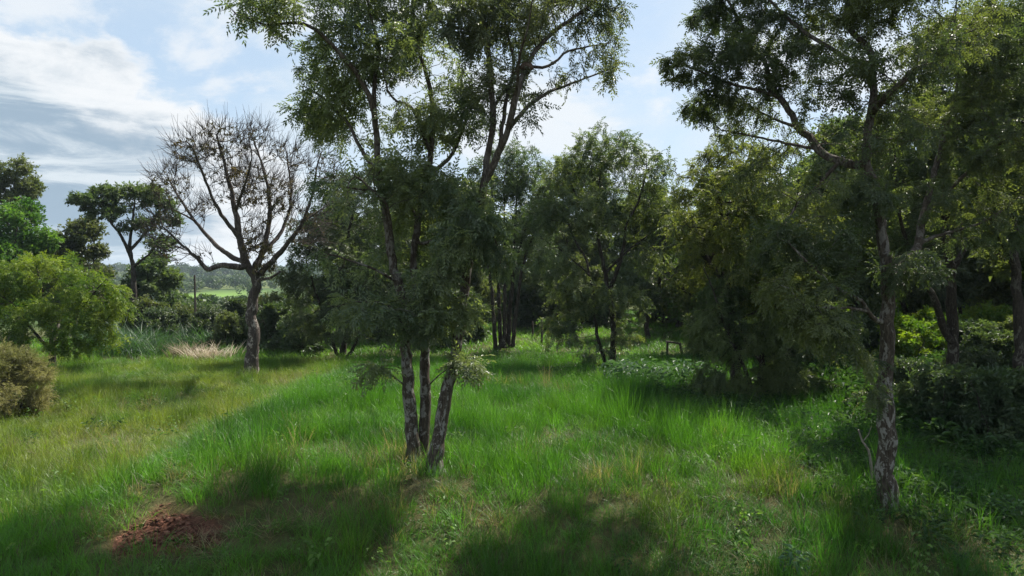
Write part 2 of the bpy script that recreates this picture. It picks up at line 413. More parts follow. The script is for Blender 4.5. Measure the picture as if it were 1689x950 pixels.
def generic(seed, h, cr, base_frac, stems, lean=.12, r=.12, lobes=12, flat=1.0):
    """trunk(s) with forking limbs and a lumpy crown, local metres"""
    rng = np.random.default_rng(seed); limbs, blobs = [], []
    for s in range(stems):
        a = rng.uniform(0, 6.28) if stems == 1 else s * 6.28 / stems + rng.uniform(-.4, .4); o = .0 if stems == 1 else .16 + .05 * stems
        b = np.array([math.cos(a) * o, math.sin(a) * o, 0.]); top = b + np.array([math.cos(a) * lean * h, math.sin(a) * lean * h, h * rng.uniform(.78, .92)])
        pts = [b + (top - b) * u + (rng.normal(0, .025 * h, 3) * np.array([1, 1, .2]) if 0 < u else 0) for u in np.linspace(0, 1, 7)]
        limbs.append((pts, r, r * .22))
        for k in range(4 if stems < 3 else 2):
            u = rng.uniform(base_frac * .8, .75); st = b + (top - b) * u; aa = rng.uniform(0, 6.28)
            i = min(int(u * 6), 5); st = pts[i] + (pts[i + 1] - pts[i]) * (u * 6 - i)
            e = st + np.array([math.cos(aa) * cr * .65, math.sin(aa) * cr * .65, h * rng.uniform(.06, .22)])
            limbs.append(([st, st * .5 + e * .5 + np.array([0, 0, -.02 * h]), e], r * .45, r * .14))
    z0, z1 = h * base_frac, h
    for k in range(lobes):
        u = (k + .5) / lobes; z = z0 + (z1 - z0) * u; prof = math.sin(math.pi * min(.97, .18 + .8 * u)) ** .6
        a = k * 2.4 + rng.uniform(-.5, .5); d = cr * prof * rng.uniform(.35, .78)
        rr = cr * rng.uniform(.3, .5)
        blobs.append((np.array([math.cos(a) * d, math.sin(a) * d, z - rr * .3]), np.array([rr, rr, rr * .7 * flat]), 1, rng.uniform(.6, 1.4)))
    blobs.append((np.array([0, 0, h * .9]), np.array([cr * .4, cr * .4, h * .1]), 1, 1))
    return limbs, blobs

# ------------------------------------------------------------------ ground
def spread(lo, hi, step, far, k=1.16):
    a = list(np.arange(lo, hi + 1e-6, step)); s = step
    while a[-1] < far: s *= k; a.append(a[-1] + s)
    s = step
    while a[0] > -far: s *= k; a.insert(0, a[0] - s)
    return np.array(a)
PATCH = {}   # ground patches: centre and radii in metres
def patch(kind, px, py, rx, ry, wt=1.0):
    c0 = hit(px, py); D = c0[1]; PATCH.setdefault(kind, []).append((c0[0], c0[1], rx * D / F, ry * D * D / (F * CAM_H), wt))
for a in [(285, 880, 80, 26, 1.3), (330, 895, 60, 16, .9), (225, 890, 45, 20, .8), (280, 838, 30, 16, .6), (340, 862, 35, 10, .6), (450, 838, 70, 8, .4)]: patch('soil', *a)
for a in [(640, 770, 60, 16), (560, 755, 60, 20, .7), (700, 810, 70, 22, 1.1), (600, 850, 50, 22, .7), (540, 875, 60, 16, .8), (930, 735, 55, 14, .9), (985, 790, 60, 18, .7),
          (860, 760, 40, 12, .6), (270, 800, 40, 18, .9), (140, 742, 80, 20, .9), (60, 740, 50, 16, .8), (230, 760, 60, 14, .7), (700, 700, 30, 10, .4), (430, 890, 50, 16, .9), (500, 630, 60, 7, .9), (230, 675, 50, 8, .6), (790, 865, 60, 10, .5),
          (1050, 800, 40, 16, .5), (1330, 800, 60, 16, .7), (1540, 905, 70, 20, .8), (1000, 630, 40, 5, .5), (885, 640, 60, 6, .7), (180, 690, 40, 8, .5), (440, 665, 30, 10, .6)]: patch('dry', *a)
for a in [(385, 692, 60, 14, 1.2), (290, 720, 80, 18, .6), (1110, 830, 40, 20, .6), (1080, 760, 40, 25, .5), (80, 690, 50, 10, .5), (1250, 790, 50, 20, .6), (200, 720, 80, 18, .5), (1400, 860, 40, 20, .5)]: patch('yellow', *a)
def pw(kind, x, y):
    v = np.zeros(np.shape(x))
    for (cx, cy_, rx, ry, wt) in PATCH[kind]:
        v = np.maximum(v, wt * np.exp(-((x - cx) / rx) ** 2 - ((y - cy_) / ry) ** 2))
    return np.clip(v * (.45 + 1.1 * fbm(x * 1.3, y * 1.3, 60)) * (1.0 if kind == 'soil' else .6), 0, 1.2)

xs, ys = spread(-32, 32, .4, 5200), spread(4, 64, .4, 5200)
GX, GY = np.meshgrid(xs, ys); nx, ny = len(xs), len(ys)
soil = pw('soil', GX, GY); GZ = H(GX, GY) - .10 * ss(soil, .2, .8) + .05 * ss(soil, .1, .6) * (vn(GX * 3.3, GY * 3.3, 71) - .5) * 2
i = np.arange(nx - 1)[None]; j = np.arange(ny - 1)[:, None] * nx
Q = np.stack([j + i, j + i + 1, j + nx + i + 1, j + nx + i], -1).reshape(-1, 4)
m, t = mat_new('meadow_earth')
g = t.new('ShaderNodeNewGeometry'); ps = g.outputs['Position']
a = t.new('ShaderNodeAttribute', attribute_name='soil'); b = t.new('ShaderNodeAttribute', attribute_name='field')
n1 = t.noise(ps, .55, 5, .6); n2 = t.noise(ps, 9.0, 5, .7); n3 = t.noise(ps, .012, 4, .6)
col = t.mix(t.smooth(n2, .3, .7), (.035, .038, .016), (.075, .078, .03))
col = t.mix(t.smooth(n1, .5, .7), col, (.10, .085, .04))
rough_soil = t.mix(t.smooth(n2, .3, .72), (.05, .022, .014), (.13, .062, .04))
col = t.mix(t.smooth(a.outputs['Fac'], .25, .6), col, rough_soil)
farc = t.mix(t.smooth(n3, .4, .6), (.045, .075, .022), (.09, .11, .035))
dist = t.new('ShaderNodeSeparateXYZ'); t.l.new(ps, dist.inputs[0])
col = t.mix(t.smooth(dist.outputs[1], 60, 110), col, farc)
col = t.mix(b.outputs['Fac'], col, (.12, .21, .04))
bs = t.new('ShaderNodeBsdfPrincipled'); t.l.new(col, bs.inputs['Base Color']); bs.inputs['Roughness'].default_value = .95; bs.inputs['Specular IOR Level'].default_value = .1
bm = t.new('ShaderNodeBump'); bm.inputs['Strength'].default_value = .9; bm.inputs['Distance'].default_value = .06
t.l.new(n2, bm.inputs['Height']); t.l.new(bm.outputs[0], bs.inputs['Normal'])
o = t.new('ShaderNodeOutputMaterial'); t.l.new(bs.outputs[0], o.inputs[0])
fc = hit(335, 492)
FIELD = ss(1 - ((GX - fc[0]) / 26) ** 2 - ((GY - fc[1]) / 60) ** 2 + .8 * (fbm(GX / 20, GY / 20, 90) - .5), 0, .25)
ground = link('ground', mesh_np('ground', np.stack([GX, GY, GZ], -1).reshape(-1, 3), None, Q, m, True, {'soil': ('FLOAT', soil.ravel()), 'field': ('FLOAT', FIELD.ravel())}), None, 'structure')
tag(ground, 'grassy earth of the meadow with a bare red patch, running to the hills', 'ground')

# ------------------------------------------------------------------ main trees
TREES = {}
base = hit(686, 768); D = base[1]
limbs = [
 ([(684, 772), (680, 720), (674, 640), (670, 575), (671, 520), (660, 478), (648, 430), (640, 370, .1), (630, 320, .1), (622, 250, 0), (615, 178, -.2), (588, 120, -.3), (553, 80, -.5), (518, 47, -.7), (485, 38, -.9), (440, 41, -1), (405, 28, -1.1)], .15, .018),
 ([(694, 764, .12), (700, 700, .2), (702, 620, .3), (700, 560, .35), (692, 500, .4), (682, 440, .4), (689, 370, .5), (702, 300, .7), (712, 240, .9), (712, 170, 1.1), (704, 126, 1.2), (688, 72, 1.4), (682, 10, 1.6), (690, -60, 1.7)], .13, .02),
 ([(617, 185, -.2), (618, 126, .1), (624, 76, .4), (610, 20, .6), (600, -50, .8)], .05, .015),
 ([(622, 285), (592, 240, .4), (573, 202, .7), (531, 160, 1.2), (500, 142, 1.6)], .045, .012),
 ([(709, 250, .8), (694, 213, .5), (678, 177, .2), (645, 160, -.1), (632, 120, -.3)], .045, .014),
 ([(705, 290, .75), (740, 262, 1), (758, 227, 1.2), (770, 190, 1.3), (775, 130, 1.5)], .05, .014),
 ([(686, 405, .45), (720, 395, .1), (752, 378, -.3), (785, 365, -.7)], .035, .012),
 ([(648, 430), (640, 345, -.6), (610, 310, -1), (585, 290, -1.3)], .035, .012), ([(655, 465), (620, 445, -.4), (580, 430, -.5), (545, 420, -.5)], .03, .01), ([(628, 315, .1), (590, 312, -.1), (550, 302, -.2)], .03, .01),
 ([(690, 365, .5), (672, 330, 1.2), (650, 300, 1.8)], .04, .012),
 ([(672, 510), (690, 480, -.4), (710, 455, -.8)], .025, .01),
 ([(671, 560), (655, 520, -.5), (630, 500, -.9), (580, 498, -.9)], .024, .008), ([(702, 570, .3), (730, 530, -.2), (752, 505, -.4)], .022, .008),
 ([(673, 640), (640, 615, -.3), (610, 608, -.5)], .018, .006),
 ([(702, 640, .3), (735, 610, -.1), (770, 598, -.4)], .018, .006)]
blobs = [(445, 18, -1, 80, 32, .8, 1, 1), (390, 15, -1.1, 32, 25, .5, 1, 1), (540, 105, 1.0, 55, 42, 1, .8, .8), (520, 185, 1.6, 52, 36, .9, .9, 1), (570, 30, .2, 60, 50, 1, .7, .6),
 (610, -30, .6, 90, 50, 1.4, .8, .7), (640, 90, .3, 60, 50, 1.2, .9, 1), (570, 150, .9, 50, 38, 1, .9, .9), (560, 225, 1.2, 60, 26, .8, .8, .9), (650, 190, .2, 50, 40, 1, .7, .8),
 (690, 50, 1.5, 60, 60, 1.2, .8, .7), (745, 120, 1.4, 48, 55, 1, .8, .8), (720, 200, 1.0, 55, 40, 1.1, .8, .9), (780, 180, 1.2, 45, 45, 1, .8, .8), (700, -50, 1.7, 80, 50, 1.2, .8, .7),
 (620, 285, -.6, 62, 34, 1.2, 1.0, 1.0), (680, 280, .6, 60, 36, 1.3, 1.0, 1.0), (590, 335, -.9, 50, 40, 1, 1.0, 1.0), (680, 345, 1.2, 55, 40, 1.0, .8, .8), (735, 320, .2, 62, 42, 1.2, 1.0, 1.0),
 (800, 360, -.6, 42, 40, .9, 1.1, 1.4), (760, 395, -.7, 45, 38, .9, 1, 1.2), (825, 415, -.6, 28, 38, .6, 1.6, 1.4), (540, 300, -.2, 36, 26, .8, 1.2, 1.0), (545, 420, -.4, 40, 32, .8, 1.2, 1.0), (600, 455, -.6, 34, 24, .7, 1.2, 1.0), (715, 405, .6, 36, 34, .7, .9, 1.0), (720, 455, -.7, 45, 26, .8, .9, 1.1),
 (625, 505, -.9, 48, 24, .8, 1.6, 1.7), (690, 515, -.7, 52, 26, .8, 1.6, 1.7), (755, 505, -.4, 40, 26, .8, 1.5, 1.5), (660, 545, -.6, 48, 18, .6, 2.2, 1.7), (570, 500, -.8, 34, 20, .6, 1.8, 1.4), (620, 420, .6, 34, 30, .8, .5, .5), (612, 608, -.5, 30, 12, .4, 6, 3), (775, 600, -.4, 30, 18, .45, 7, 3.2)]
r = empty('feathery_tree', base, 'tall twin-trunk feathery tree in the meadow, left of the leaning trunk', 'tree')
L_, B_ = from_px(base, D, limbs, blobs); make_tree(r, L_, B_, 11, BARK, LEAF_A, natt=3800, nsprig=7600, dk=.22, di=1.6, step=.17, spec=('pinnate', .34, .098, .032, 6), clump=1.3)

base = hit(717, 781); D = base[1]
limbs = [
 ([(717, 782), (722, 730, .1), (735, 660, .2), (748, 600, .3), (757, 545, .4), (765, 490, .4), (773, 440, .5), (784, 385, .6), (796, 320, .7), (805, 253, .8), (813, 210, .8), (811, 139, .7), (805, 84, .6), (800, 42, .6), (792, 0, .7), (786, -70, .9)], .15, .03),
 ([(799, 305, .7), (822, 253, .5), (838, 215, .3), (851, 160, .1), (868, 110, .6), (897, 67, 1.1), (939, 34, 1.6), (973, 8, 2), (1005, -30, 2.4)], .085, .018),
 ([(838, 213, .3), (880, 168, 1.0), (918, 147, 1.6), (956, 133, 2.1), (994, 118, 2.5), (1019, 108, 2.7)], .05, .012),
 ([(824, 248, .5), (834, 168, 1.1), (847, 110, 1.5), (836, 50, 1.9), (826, 10, 2.1), (822, -50, 2.3)], .05, .014),
 ([(803, 72, .6), (771, 50, .1), (737, 42, -.3), (714, 22, -.6)], .03, .009),
 ([(868, 110, .6), (906, 108, .5), (939, 84, .8), (1007, 70, 1.2)], .035, .009),
 ([(851, 160, .1), (858, 90, -.5), (872, 40, -.8), (880, -20, -1)], .035, .01),
 ([(812, 180, .8), (850, 120, 1.6), (868, 60, 2.2), (905, 10, 2.8)], .03, .01)]
blobs = [(830, 20, 1.6, 50, 55, 1, .8, .9), (780, 30, .3, 50, 50, 1, .8, .9), (735, 40, -.3, 36, 30, .7, .6, .7), (890, 35, 1.1, 50, 45, 1, .9, .7), (950, 25, 1.6, 50, 40, .9, 1, .6),
 (1005, 30, 2, 32, 45, .8, 1, .5), (970, 85, 1.2, 50, 32, .8, 1, .6), (1005, 115, 2.4, 30, 22, .6, 1, .6), (930, 125, 1.8, 50, 30, .8, .9, .7), (880, 190, .6, 36, 22, .6, .6, .9),
 (850, 120, 1, 42, 45, 1, .6, .6), (790, 140, .4, 36, 50, .9, .7, 1.0), (800, -40, .8, 60, 40, 1.3, .8, .8), (900, -40, 1.6, 80, 40, 1.4, .9, .8), (990, -40, 2.3, 60, 40, 1.2, .9, .7), (870, 50, 2.4, 50, 50, .9, .7, .7), (800, 215, .6, 26, 26, .7, .4, .9)]
r = empty('leaning_tree', base, 'leaning trunk right of the twin trunks, forking into a wide open fan of thin limbs', 'tree')
L_, B_ = from_px(base, D, limbs, blobs); make_tree(r, L_, B_, 12, BARK, LEAF_A, natt=1900, nsprig=2900, spec=('pinnate', .3, .088, .03, 6), dk=.2, di=1.5, step=.16, tip=.0065)
A2 = (base, D)

base = hit(413, 622); D = base[1]
limbs = [
 ([(413, 624), (416, 590), (419, 550), (414, 520), (418, 490), (424, 465), (412, 445, 0), (402, 425, -.2), (396, 395, -.3), (388, 350, -.3), (378, 300, -.3), (366, 255, -.4), (358, 222, -.5)], .30, .03),
 ([(408, 440), (390, 440, -.5), (365, 437, -.9), (343, 444, -1.2), (325, 425, -1.5), (300, 405, -1.8), (275, 380, -2)], .15, .02),
 ([(404, 432), (380, 422, .5), (352, 400, .9), (322, 365, 1.2), (295, 325, 1.5), (275, 290, 1.8)], .13, .02),
 ([(415, 450), (432, 420, .6), (440, 390, 1), (445, 350, 1.3), (440, 300, 1.6), (425, 250, 2), (412, 215, 2.2)], .15, .02),
 ([(420, 458), (450, 430, -.3), (475, 400, -.6), (500, 365, -.9), (515, 320, -1.2), (522, 280, -1.5), (530, 250, -1.6)], .14, .02),
 ([(432, 420, .6), (465, 380, 1.6), (480, 330, 2.3), (475, 270, 3), (470, 240, 3.3)], .10, .018),
 ([(396, 395, -.3), (360, 345, -1), (340, 300, -1.7), (325, 262, -2.3), (315, 240, -2.6)], .10, .016),
 ([(388, 350, -.3), (405, 300, -1.4), (415, 260, -2.2), (410, 225, -2.7)], .08, .015)]
blobs = [(272, 385, -1.8, 26, 42, 1.2, 1.2, .4), (285, 300, 1.2, 36, 36, 1.4, .7, .5), (322, 255, -1.6, 34, 30, 1.6, 1.1, .5), (370, 236, -.4, 36, 38, 1.6, 1.2, .8), (425, 228, 1.6, 30, 26, 1.6, .8, .6), (482, 262, 2.4, 32, 26, 1.6, .5, .3),
 (535, 295, -1.4, 26, 50, 1.4, .8, .5), (400, 300, .3, 42, 44, 2.2, .5, 1.2), (462, 320, .8, 32, 40, 1.8, .5, .9), (305, 420, -1.4, 40, 16, 1, 1.2, .3), (505, 375, -.6, 34, 36, 1.4, .7, .8), (425, 395, .2, 26, 40, 1.4, .4, 2.2), (440, 440, 0, 24, 20, .9, .4, 2.6), (330, 340, .6, 26, 26, 1.4, .3, .3)]
limbs += [([(424, 462), (446, 458, -1.2), (462, 448, -1.6)], .07, .045), ([(322, 365, 1.2), (300, 352, .6), (282, 345, .3), (262, 350, 0)], .05, .012), ([(500, 365, -.9), (530, 345, -.4), (552, 330, 0)], .045, .012)]
r = empty('bare_tree', base, 'nearly leafless tree with thick flaking trunk and bare twigs spread against the sky', 'tree')
L_, B_ = from_px(base, D, limbs, blobs); make_tree(r, L_, B_, 13, BARK_PALE, LEAF_SERE, natt=3200, nsprig=1300, dk=.34, di=2.4, step=.26, tip=.0125, spec=('tuft', .16, .11, .05, 3), trop=(0, 0, .12), wander=.08, twigs=(3400, .8, .0095))

base = hit(1461, 833); D = base[1]
limbs = [
 ([(1462, 836), (1461, 780), (1462, 720), (1461, 650), (1462, 580), (1463, 520), (1465, 455, 0), (1456, 400, .1), (1451, 354, .2), (1441, 300, .3), (1430, 270, .4), (1432, 215, .5), (1440, 154, .6), (1436, 85, .8), (1409, 58, .9), (1397, 31, 1), (1403, -20, 1.2), (1410, -90, 1.4)], .17, .03),
 ([(1430, 277, .4), (1386, 265, .7), (1355, 254, 1.0), (1340, 231, 1.3), (1317, 211, 1.6), (1301, 181, 1.9), (1286, 161, 2.2), (1270, 150, 2.4), (1263, 108, 2.8), (1240, 81, 3.1), (1222, 40, 3.4), (1200, 0, 3.7)], .095, .015),
 ([(1286, 161, 2.2), (1247, 148, 2.3), (1205, 138, 2.5), (1167, 123, 2.6), (1130, 108, 2.6)], .04, .012),
 ([(1351, 246, 1.1), (1286, 234, 2), (1232, 223, 3), (1190, 215, 3.6)], .035, .01),
 ([(1315, 210, 1.6), (1267, 192, 2.8), (1232, 171, 3.6), (1200, 160, 4.2)], .035, .01),
 ([(1465, 453, 0), (1490, 436, .3), (1512, 412, .6), (1520, 370, .8), (1535, 310, 1), (1552, 240, 1.2), (1575, 160, 1.3), (1590, 60, 1.4)], .10, .02),
 ([(1455, 536, 0), (1432, 515, -.3), (1420, 496, -.5), (1394, 483, -.8), (1368, 467, -1.1)], .05, .014),
 ([(1430, 513, -.35), (1400, 508, -.9), (1382, 508, -1.2), (1347, 506, -1.5)], .03, .01),
 ([(1436, 190, .5), (1480, 140, -.2), (1530, 100, -.8), (1580, 50, -1.3)], .06, .014),
 ([(1438, 120, .7), (1370, 80, 1.4), (1310, 40, 2), (1260, -10, 2.5)], .05, .014),
 ([(1372, 469, -1.05), (1330, 430, -1.1), (1300, 400, -.9)], .025, .009), ([(1386, 265, .7), (1345, 310, .6), (1310, 345, .4), (1285, 390, 0)], .04, .01), ([(1515, 400, .65), (1560, 385, 0), (1610, 370, -.4), (1660, 345, -.7)], .045, .012),
 ([(1525, 350, .85), (1580, 300, .2), (1630, 250, -.3), (1680, 220, -.8)], .05, .012)]
blobs = [(1125, 108, 2.6, 46, 42, .8, 1, 1), (1190, 95, 2.6, 60, 55, 1.1, 1, 1), (1170, 170, 3.6, 55, 40, 1.2, 1, 1.1), (1250, 50, 3.2, 70, 55, 1.3, 1, 1.1), (1230, 190, 3.4, 70, 48, 1.2, 1, 1.1),
 (1300, 110, 2.2, 60, 55, 1.3, .9, 1), (1180, 10, 3.6, 60, 45, 1.2, 1, 1), (1330, 20, 2.4, 75, 50, 1.4, 1, 1.1), (1290, 240, 2.2, 60, 36, 1, .8, .9), (1380, 130, .7, 60, 60, 1.4, .9, 1), (1410, 220, .4, 55, 40, 1.2, .8, 1),
 (1430, 20, 1, 70, 55, 1.5, 1, 1.1), (1490, 110, -.2, 60, 55, 1.4, 1, 1.2), (1560, 60, -.6, 70, 60, 1.5, 1, 1.2), (1480, 230, .6, 60, 50, 1.4, .9, 1.2), (1560, 190, 1, 65, 60, 1.4, 1, 1.2), (1640, 120, .2, 60, 70, 1.4, 1, 1.1),
 (1530, 320, .8, 55, 45, 1.2, .9, 1.1), (1620, 260, -.2, 60, 50, 1.2, 1, 1.2), (1690, 210, -.7, 50, 60, 1.1, 1, 1), (1560, 400, .5, 45, 36, 1, .6, .8), (1420, 330, .1, 50, 45, 1, .8, 1), (1370, 300, -.2, 45, 40, .9, .7, .9),
 (1365, 480, -1.1, 42, 30, .7, .8, .9), (1345, 530, -1.3, 40, 34, .7, 1.0, 1.1), (1320, 330, .6, 60, 45, 1.2, .9, 1), (1290, 400, -.2, 50, 45, 1.0, .9, 1), (1360, 400, -.4, 50, 40, 1.0, .9, 1), (1240, 300, 2, 55, 40, 1.1, .9, 1), (1500, 440, -.4, 45, 34, .9, .8, 1), (1600, 380, -.3, 55, 45, 1.1, .9, 1.1), (1660, 330, -.6, 50, 50, 1.1, .9, 1.1), (1300, 480, -1.0, 45, 35, .8, .9, 1), (1400, 570, -.8, 40, 40, .7, .6, .8), (1435, 640, -.6, 34, 45, .5, .5, .7), (1300, -60, 3, 120, 45, 1.8, .9, 1.1), (1250, -140, 3.4, 100, 60, 1.8, .8, 1.1), (1420, -150, 2, 120, 70, 2, .8, 1.1), (1500, -50, .9, 120, 45, 1.6, .9, 1), (1650, 0, .5, 70, 60, 1.4, .8, 1)]
back = lambda px, py: 2.2 * min(1, max(0, (px - 1480) / 100)) if py < 440 else 0      # the right half of the crown reaches back
limbs = [([(p[0], p[1], (p[2] if len(p) > 2 else 0) + back(p[0], p[1])) for p in pts], r0, r1) for pts, r0, r1 in limbs]
blobs = [(b[0], b[1], b[2] + back(b[0], b[1]), *b[3:]) for b in blobs]
r = empty('spreading_tree', base, 'big spreading tree with straight lichen-spotted trunk in the right foreground', 'tree')
L_, B_ = from_px(base, D, limbs, blobs); make_tree(r, L_, B_, 14, BARK, LEAF_I, natt=5200, nsprig=20000, dk=.21, di=1.8, step=.17, spec=('pinnate', .23, .070, .028, 5))

base = hit(1252, 655); D = base[1]
limbs = [([(1252, 657), (1256, 600, .2), (1258, 540, .3), (1250, 480, .3), (1240, 420, .2), (1236, 370, 0)], .11, .02), ([(1244, 655, -.3), (1225, 600, -.6), (1200, 550, -.9), (1180, 490, -1), (1160, 440, -1.1)], .08, .015),
 ([(1264, 656, .2), (1290, 600, .5), (1320, 540, .8), (1335, 470, 1), (1340, 420, 1)], .08, .015), ([(1256, 600, .2), (1230, 560, 1), (1210, 500, 1.6), (1190, 440, 2)], .05, .012), ([(1258, 560, .3), (1280, 500, -.8), (1290, 440, -1.4)], .05, .012)]
blobs = [(1250, 430, .4, 60, 40, 1.2, .9, .8), (1210, 400, 1.0, 46, 34, 1.2, .8, .8), (1190, 490, -.4, 44, 40, 1.1, 1, 1), (1310, 450, .6, 56, 40, 1.2, .9, .8), (1160, 540, -.8, 30, 40, .8, 1, .9), (1190, 560, -.9, 50, 40, 1.0, 1, 1), (1275, 540, -1, 50, 40, 1.0, .9, .9), (1355, 530, .2, 40, 45, 1.0, .9, .9),
 (1170, 630, -1, 38, 34, .9, 1, 1), (1215, 640, -1.3, 40, 32, .8, 1, .9), (1300, 620, -.8, 45, 40, .9, .9, .9), (1185, 680, -1.2, 36, 16, .6, 1, 1), (1260, 690, -1, 36, 14, .6, .9, .9), (1360, 650, -.4, 36, 35, .7, .8, .9), (1240, 480, 1.4, 80, 50, .9, .7, .7)]
r = empty('drooping_tree', base, 'drooping olive-leaved tree whose branches hang to the grass, left of the big right tree', 'tree')
L_, B_ = from_px(base, D, limbs, blobs); make_tree(r, L_, B_, 15, BARK_DARK, LEAF_J, natt=2800, nsprig=6800, dk=.26, di=2, step=.22, trop=(0, 0, -.12), spec=('pinnate', .3, .095, .034, 5), droop=.5)

base = hit(1575, 690); D = base[1]
limbs = [([(1575, 692), (1573, 620), (1571, 540), (1568, 460), (1560, 390, .2), (1548, 320, .4), (1545, 240, .6), (1552, 150, .8), (1560, 60, 1)], .18, .03), ([(1566, 566), (1549, 515, -.3), (1536, 484, -.5), (1511, 437, -.9), (1492, 390, -1.2), (1480, 330, -1.5), (1476, 260, -1.7)], .11, .02),
 ([(1569, 450), (1600, 390, .8), (1640, 330, 1.4), (1670, 260, 2)], .08, .02), ([(1556, 370, .2), (1590, 300, -.8), (1620, 220, -1.6)], .07, .015)]
blobs = [(1480, 290, -1.5, 60, 55, 1.4, 1, 1), (1540, 260, .3, 60, 60, 1.6, 1, 1), (1610, 230, -1, 60, 60, 1.6, 1, 1), (1660, 280, 1.6, 55, 60, 1.5, 1, 1), (1500, 390, -.9, 45, 40, 1.2, .8, .9), (1560, 170, .8, 70, 60, 1.6, 1, 1), (1620, 370, 1, 50, 40, 1.3, .9, 1), (1650, 140, 0, 70, 60, 1.6, 1, 1), (1590, 60, .9, 90, 60, 1.6, .9, 1), (1490, 180, -.8, 55, 60, 1.4, .9, 1)]
r = empty('forked_tree', base, 'dark forked tree behind the big right tree, rising from the shaded undergrowth', 'tree')
L_, B_ = from_px(base, D, limbs, blobs); make_tree(r, L_, B_, 16, BARK_DARK, LEAF_I, natt=2400, nsprig=8000, dk=.3, di=2.2, step=.24, spec=('pinnate', .3, .1, .038, 5))

base = hit(1683, 716); D = base[1]
limbs = [([(1683, 718), (1680, 640), (1682, 560), (1676, 470), (1672, 380, .3), (1680, 280, .5), (1690, 180, .6), (1700, 60, .8)], .16, .03), ([(1677, 450), (1650, 390, -.5), (1625, 320, -1), (1610, 250, -1.4)], .08, .015), ([(1673, 400, .2), (1715, 330, .8), (1760, 250, 1.4)], .08, .015)]
blobs = [(1640, 290, -1.1, 55, 55, 1.4, 1, 1), (1700, 230, .5, 70, 70, 1.6, 1, 1), (1650, 380, -.5, 45, 36, 1.2, .8, 1), (1680, 130, .6, 80, 60, 1.6, 1, 1), (1770, 240, 1.2, 60, 60, 1.5, 1, 1), (1700, 330, .6, 60, 40, 1.3, .9, 1), (1700, 40, .8, 90, 60, 1.6, .9, 1)]
r = empty('edge_tree', base, 'dark-trunked tree cut by the right edge of the view', 'tree')
L_, B_ = from_px(base, D, limbs, blobs); make_tree(r, L_, B_, 17, BARK_DARK, LEAF_I, natt=2000, nsprig=6500, dk=.28, di=2.2, step=.24, spec=('pinnate', .28, .095, .036, 5))

base = hit(1008, 612); D = base[1]
limbs = [([(1009, 613), (1012, 560), (1008, 510), (1002, 475), (996, 440), (988, 400, .2), (984, 350, .4), (990, 290, .5)], .16, .03), ([(1004, 482), (1020, 440, -.3), (1030, 400, -.5), (1033, 370, -.6), (1052, 335, -.8), (1065, 290, -1)], .11, .02),
 ([(1003, 613, -.3), (985, 550, -.7), (980, 500, -.9), (972, 456, -1.1), (945, 430, -1.5), (920, 408, -1.8)], .10, .018), ([(972, 456, -1.1), (966, 425, -.9), (950, 400, -.7), (930, 350, -.5)], .06, .015), ([(985, 365, .4), (950, 320, 1), (930, 280, 1.4)], .06, .015), ([(998, 450), (1040, 410, 1), (1080, 380, 1.6)], .06, .014)]
blobs = [(1000, 245, .4, 62, 42, 1.8, 1, 1.1), (940, 290, .6, 52, 42, 1.6, 1, 1.1), (1055, 280, -.6, 52, 42, 1.6, 1, 1.1), (900, 345, -.6, 42, 42, 1.4, 1, 1), (1085, 345, .6, 40, 42, 1.4, 1, 1), (970, 340, -1, 50, 40, 1.4, .9, 1), (1030, 330, 1, 50, 40, 1.5, .9, 1), (905, 420, -1.6, 36, 34, 1.2, .9, 1),
 (940, 480, -1.2, 48, 36, 1.2, .9, 1.1), (1015, 490, -1, 34, 22, .8, .8, 1.1), (925, 545, -1, 44, 30, 1.1, .8, 1.1), (970, 575, -1, 34, 22, .9, .7, 1), (1050, 500, -.5, 26, 30, .9, .7, .9), (1075, 430, .8, 36, 34, 1.1, .8, 1), (1035, 560, -.6, 26, 20, .7, .6, .9)]
r = empty('domed_tree', base, 'many-stemmed tree with a domed crown at the far edge of the meadow, right of centre', 'tree')
L_, B_ = from_px(base, D, limbs, blobs); make_tree(r, L_, B_, 18, BARK_DARK, leaf_mat('grey_green_leaf', (.046, .078, .038), (.105, .140, .055), .40, .5, .7), natt=2600, nsprig=5600, dk=.34, di=2.6, step=.28, tip=.008, spec=('pinnate', .36, .125, .05, 5))

base = hit(832, 580); D = base[1]
limbs = []
for k, (x0, x1, x2, dd) in enumerate([(818, 806, 790, -.5), (826, 820, 815, .2), (832, 833, 832, -.3), (838, 846, 850, .3), (845, 862, 885, 0), (835, 850, 868, .6)]):
    limbs.append(([(x0, 580, dd * .4), (x0 * .6 + x1 * .4, 510, dd * .7), (x1, 440, dd), (x2, 370, dd * 2.2), (x2 + (x2 - x1) * .8, 300, dd * 3)], .13, .03))
blobs = [(830, 290, 0, 60, 42, 2, 1, 1), (770, 330, -1, 50, 42, 2, 1, 1), (885, 310, .6, 60, 45, 2, 1, 1), (850, 255, .5, 50, 30, 1.8, 1, 1), (800, 390, -1, 46, 32, 1.8, .8, .8), (870, 380, 0, 50, 34, 1.8, .8, .8), (740, 400, 0, 44, 45, 1.8, .8, .9), (900, 400, 1, 30, 50, 1.5, .8, .8)]
r = empty('clustered_tree', base, 'cluster of dark stems standing close together behind the leaning trunk', 'tree')
L_, B_ = from_px(base, D, limbs, blobs); make_tree(r, L_, B_, 19, BARK_DARK, LEAF_DARK, natt=2000, nsprig=5000, dk=.4, di=3, step=.34, tip=.009, spec=('pinnate', .42, .15, .06, 4))

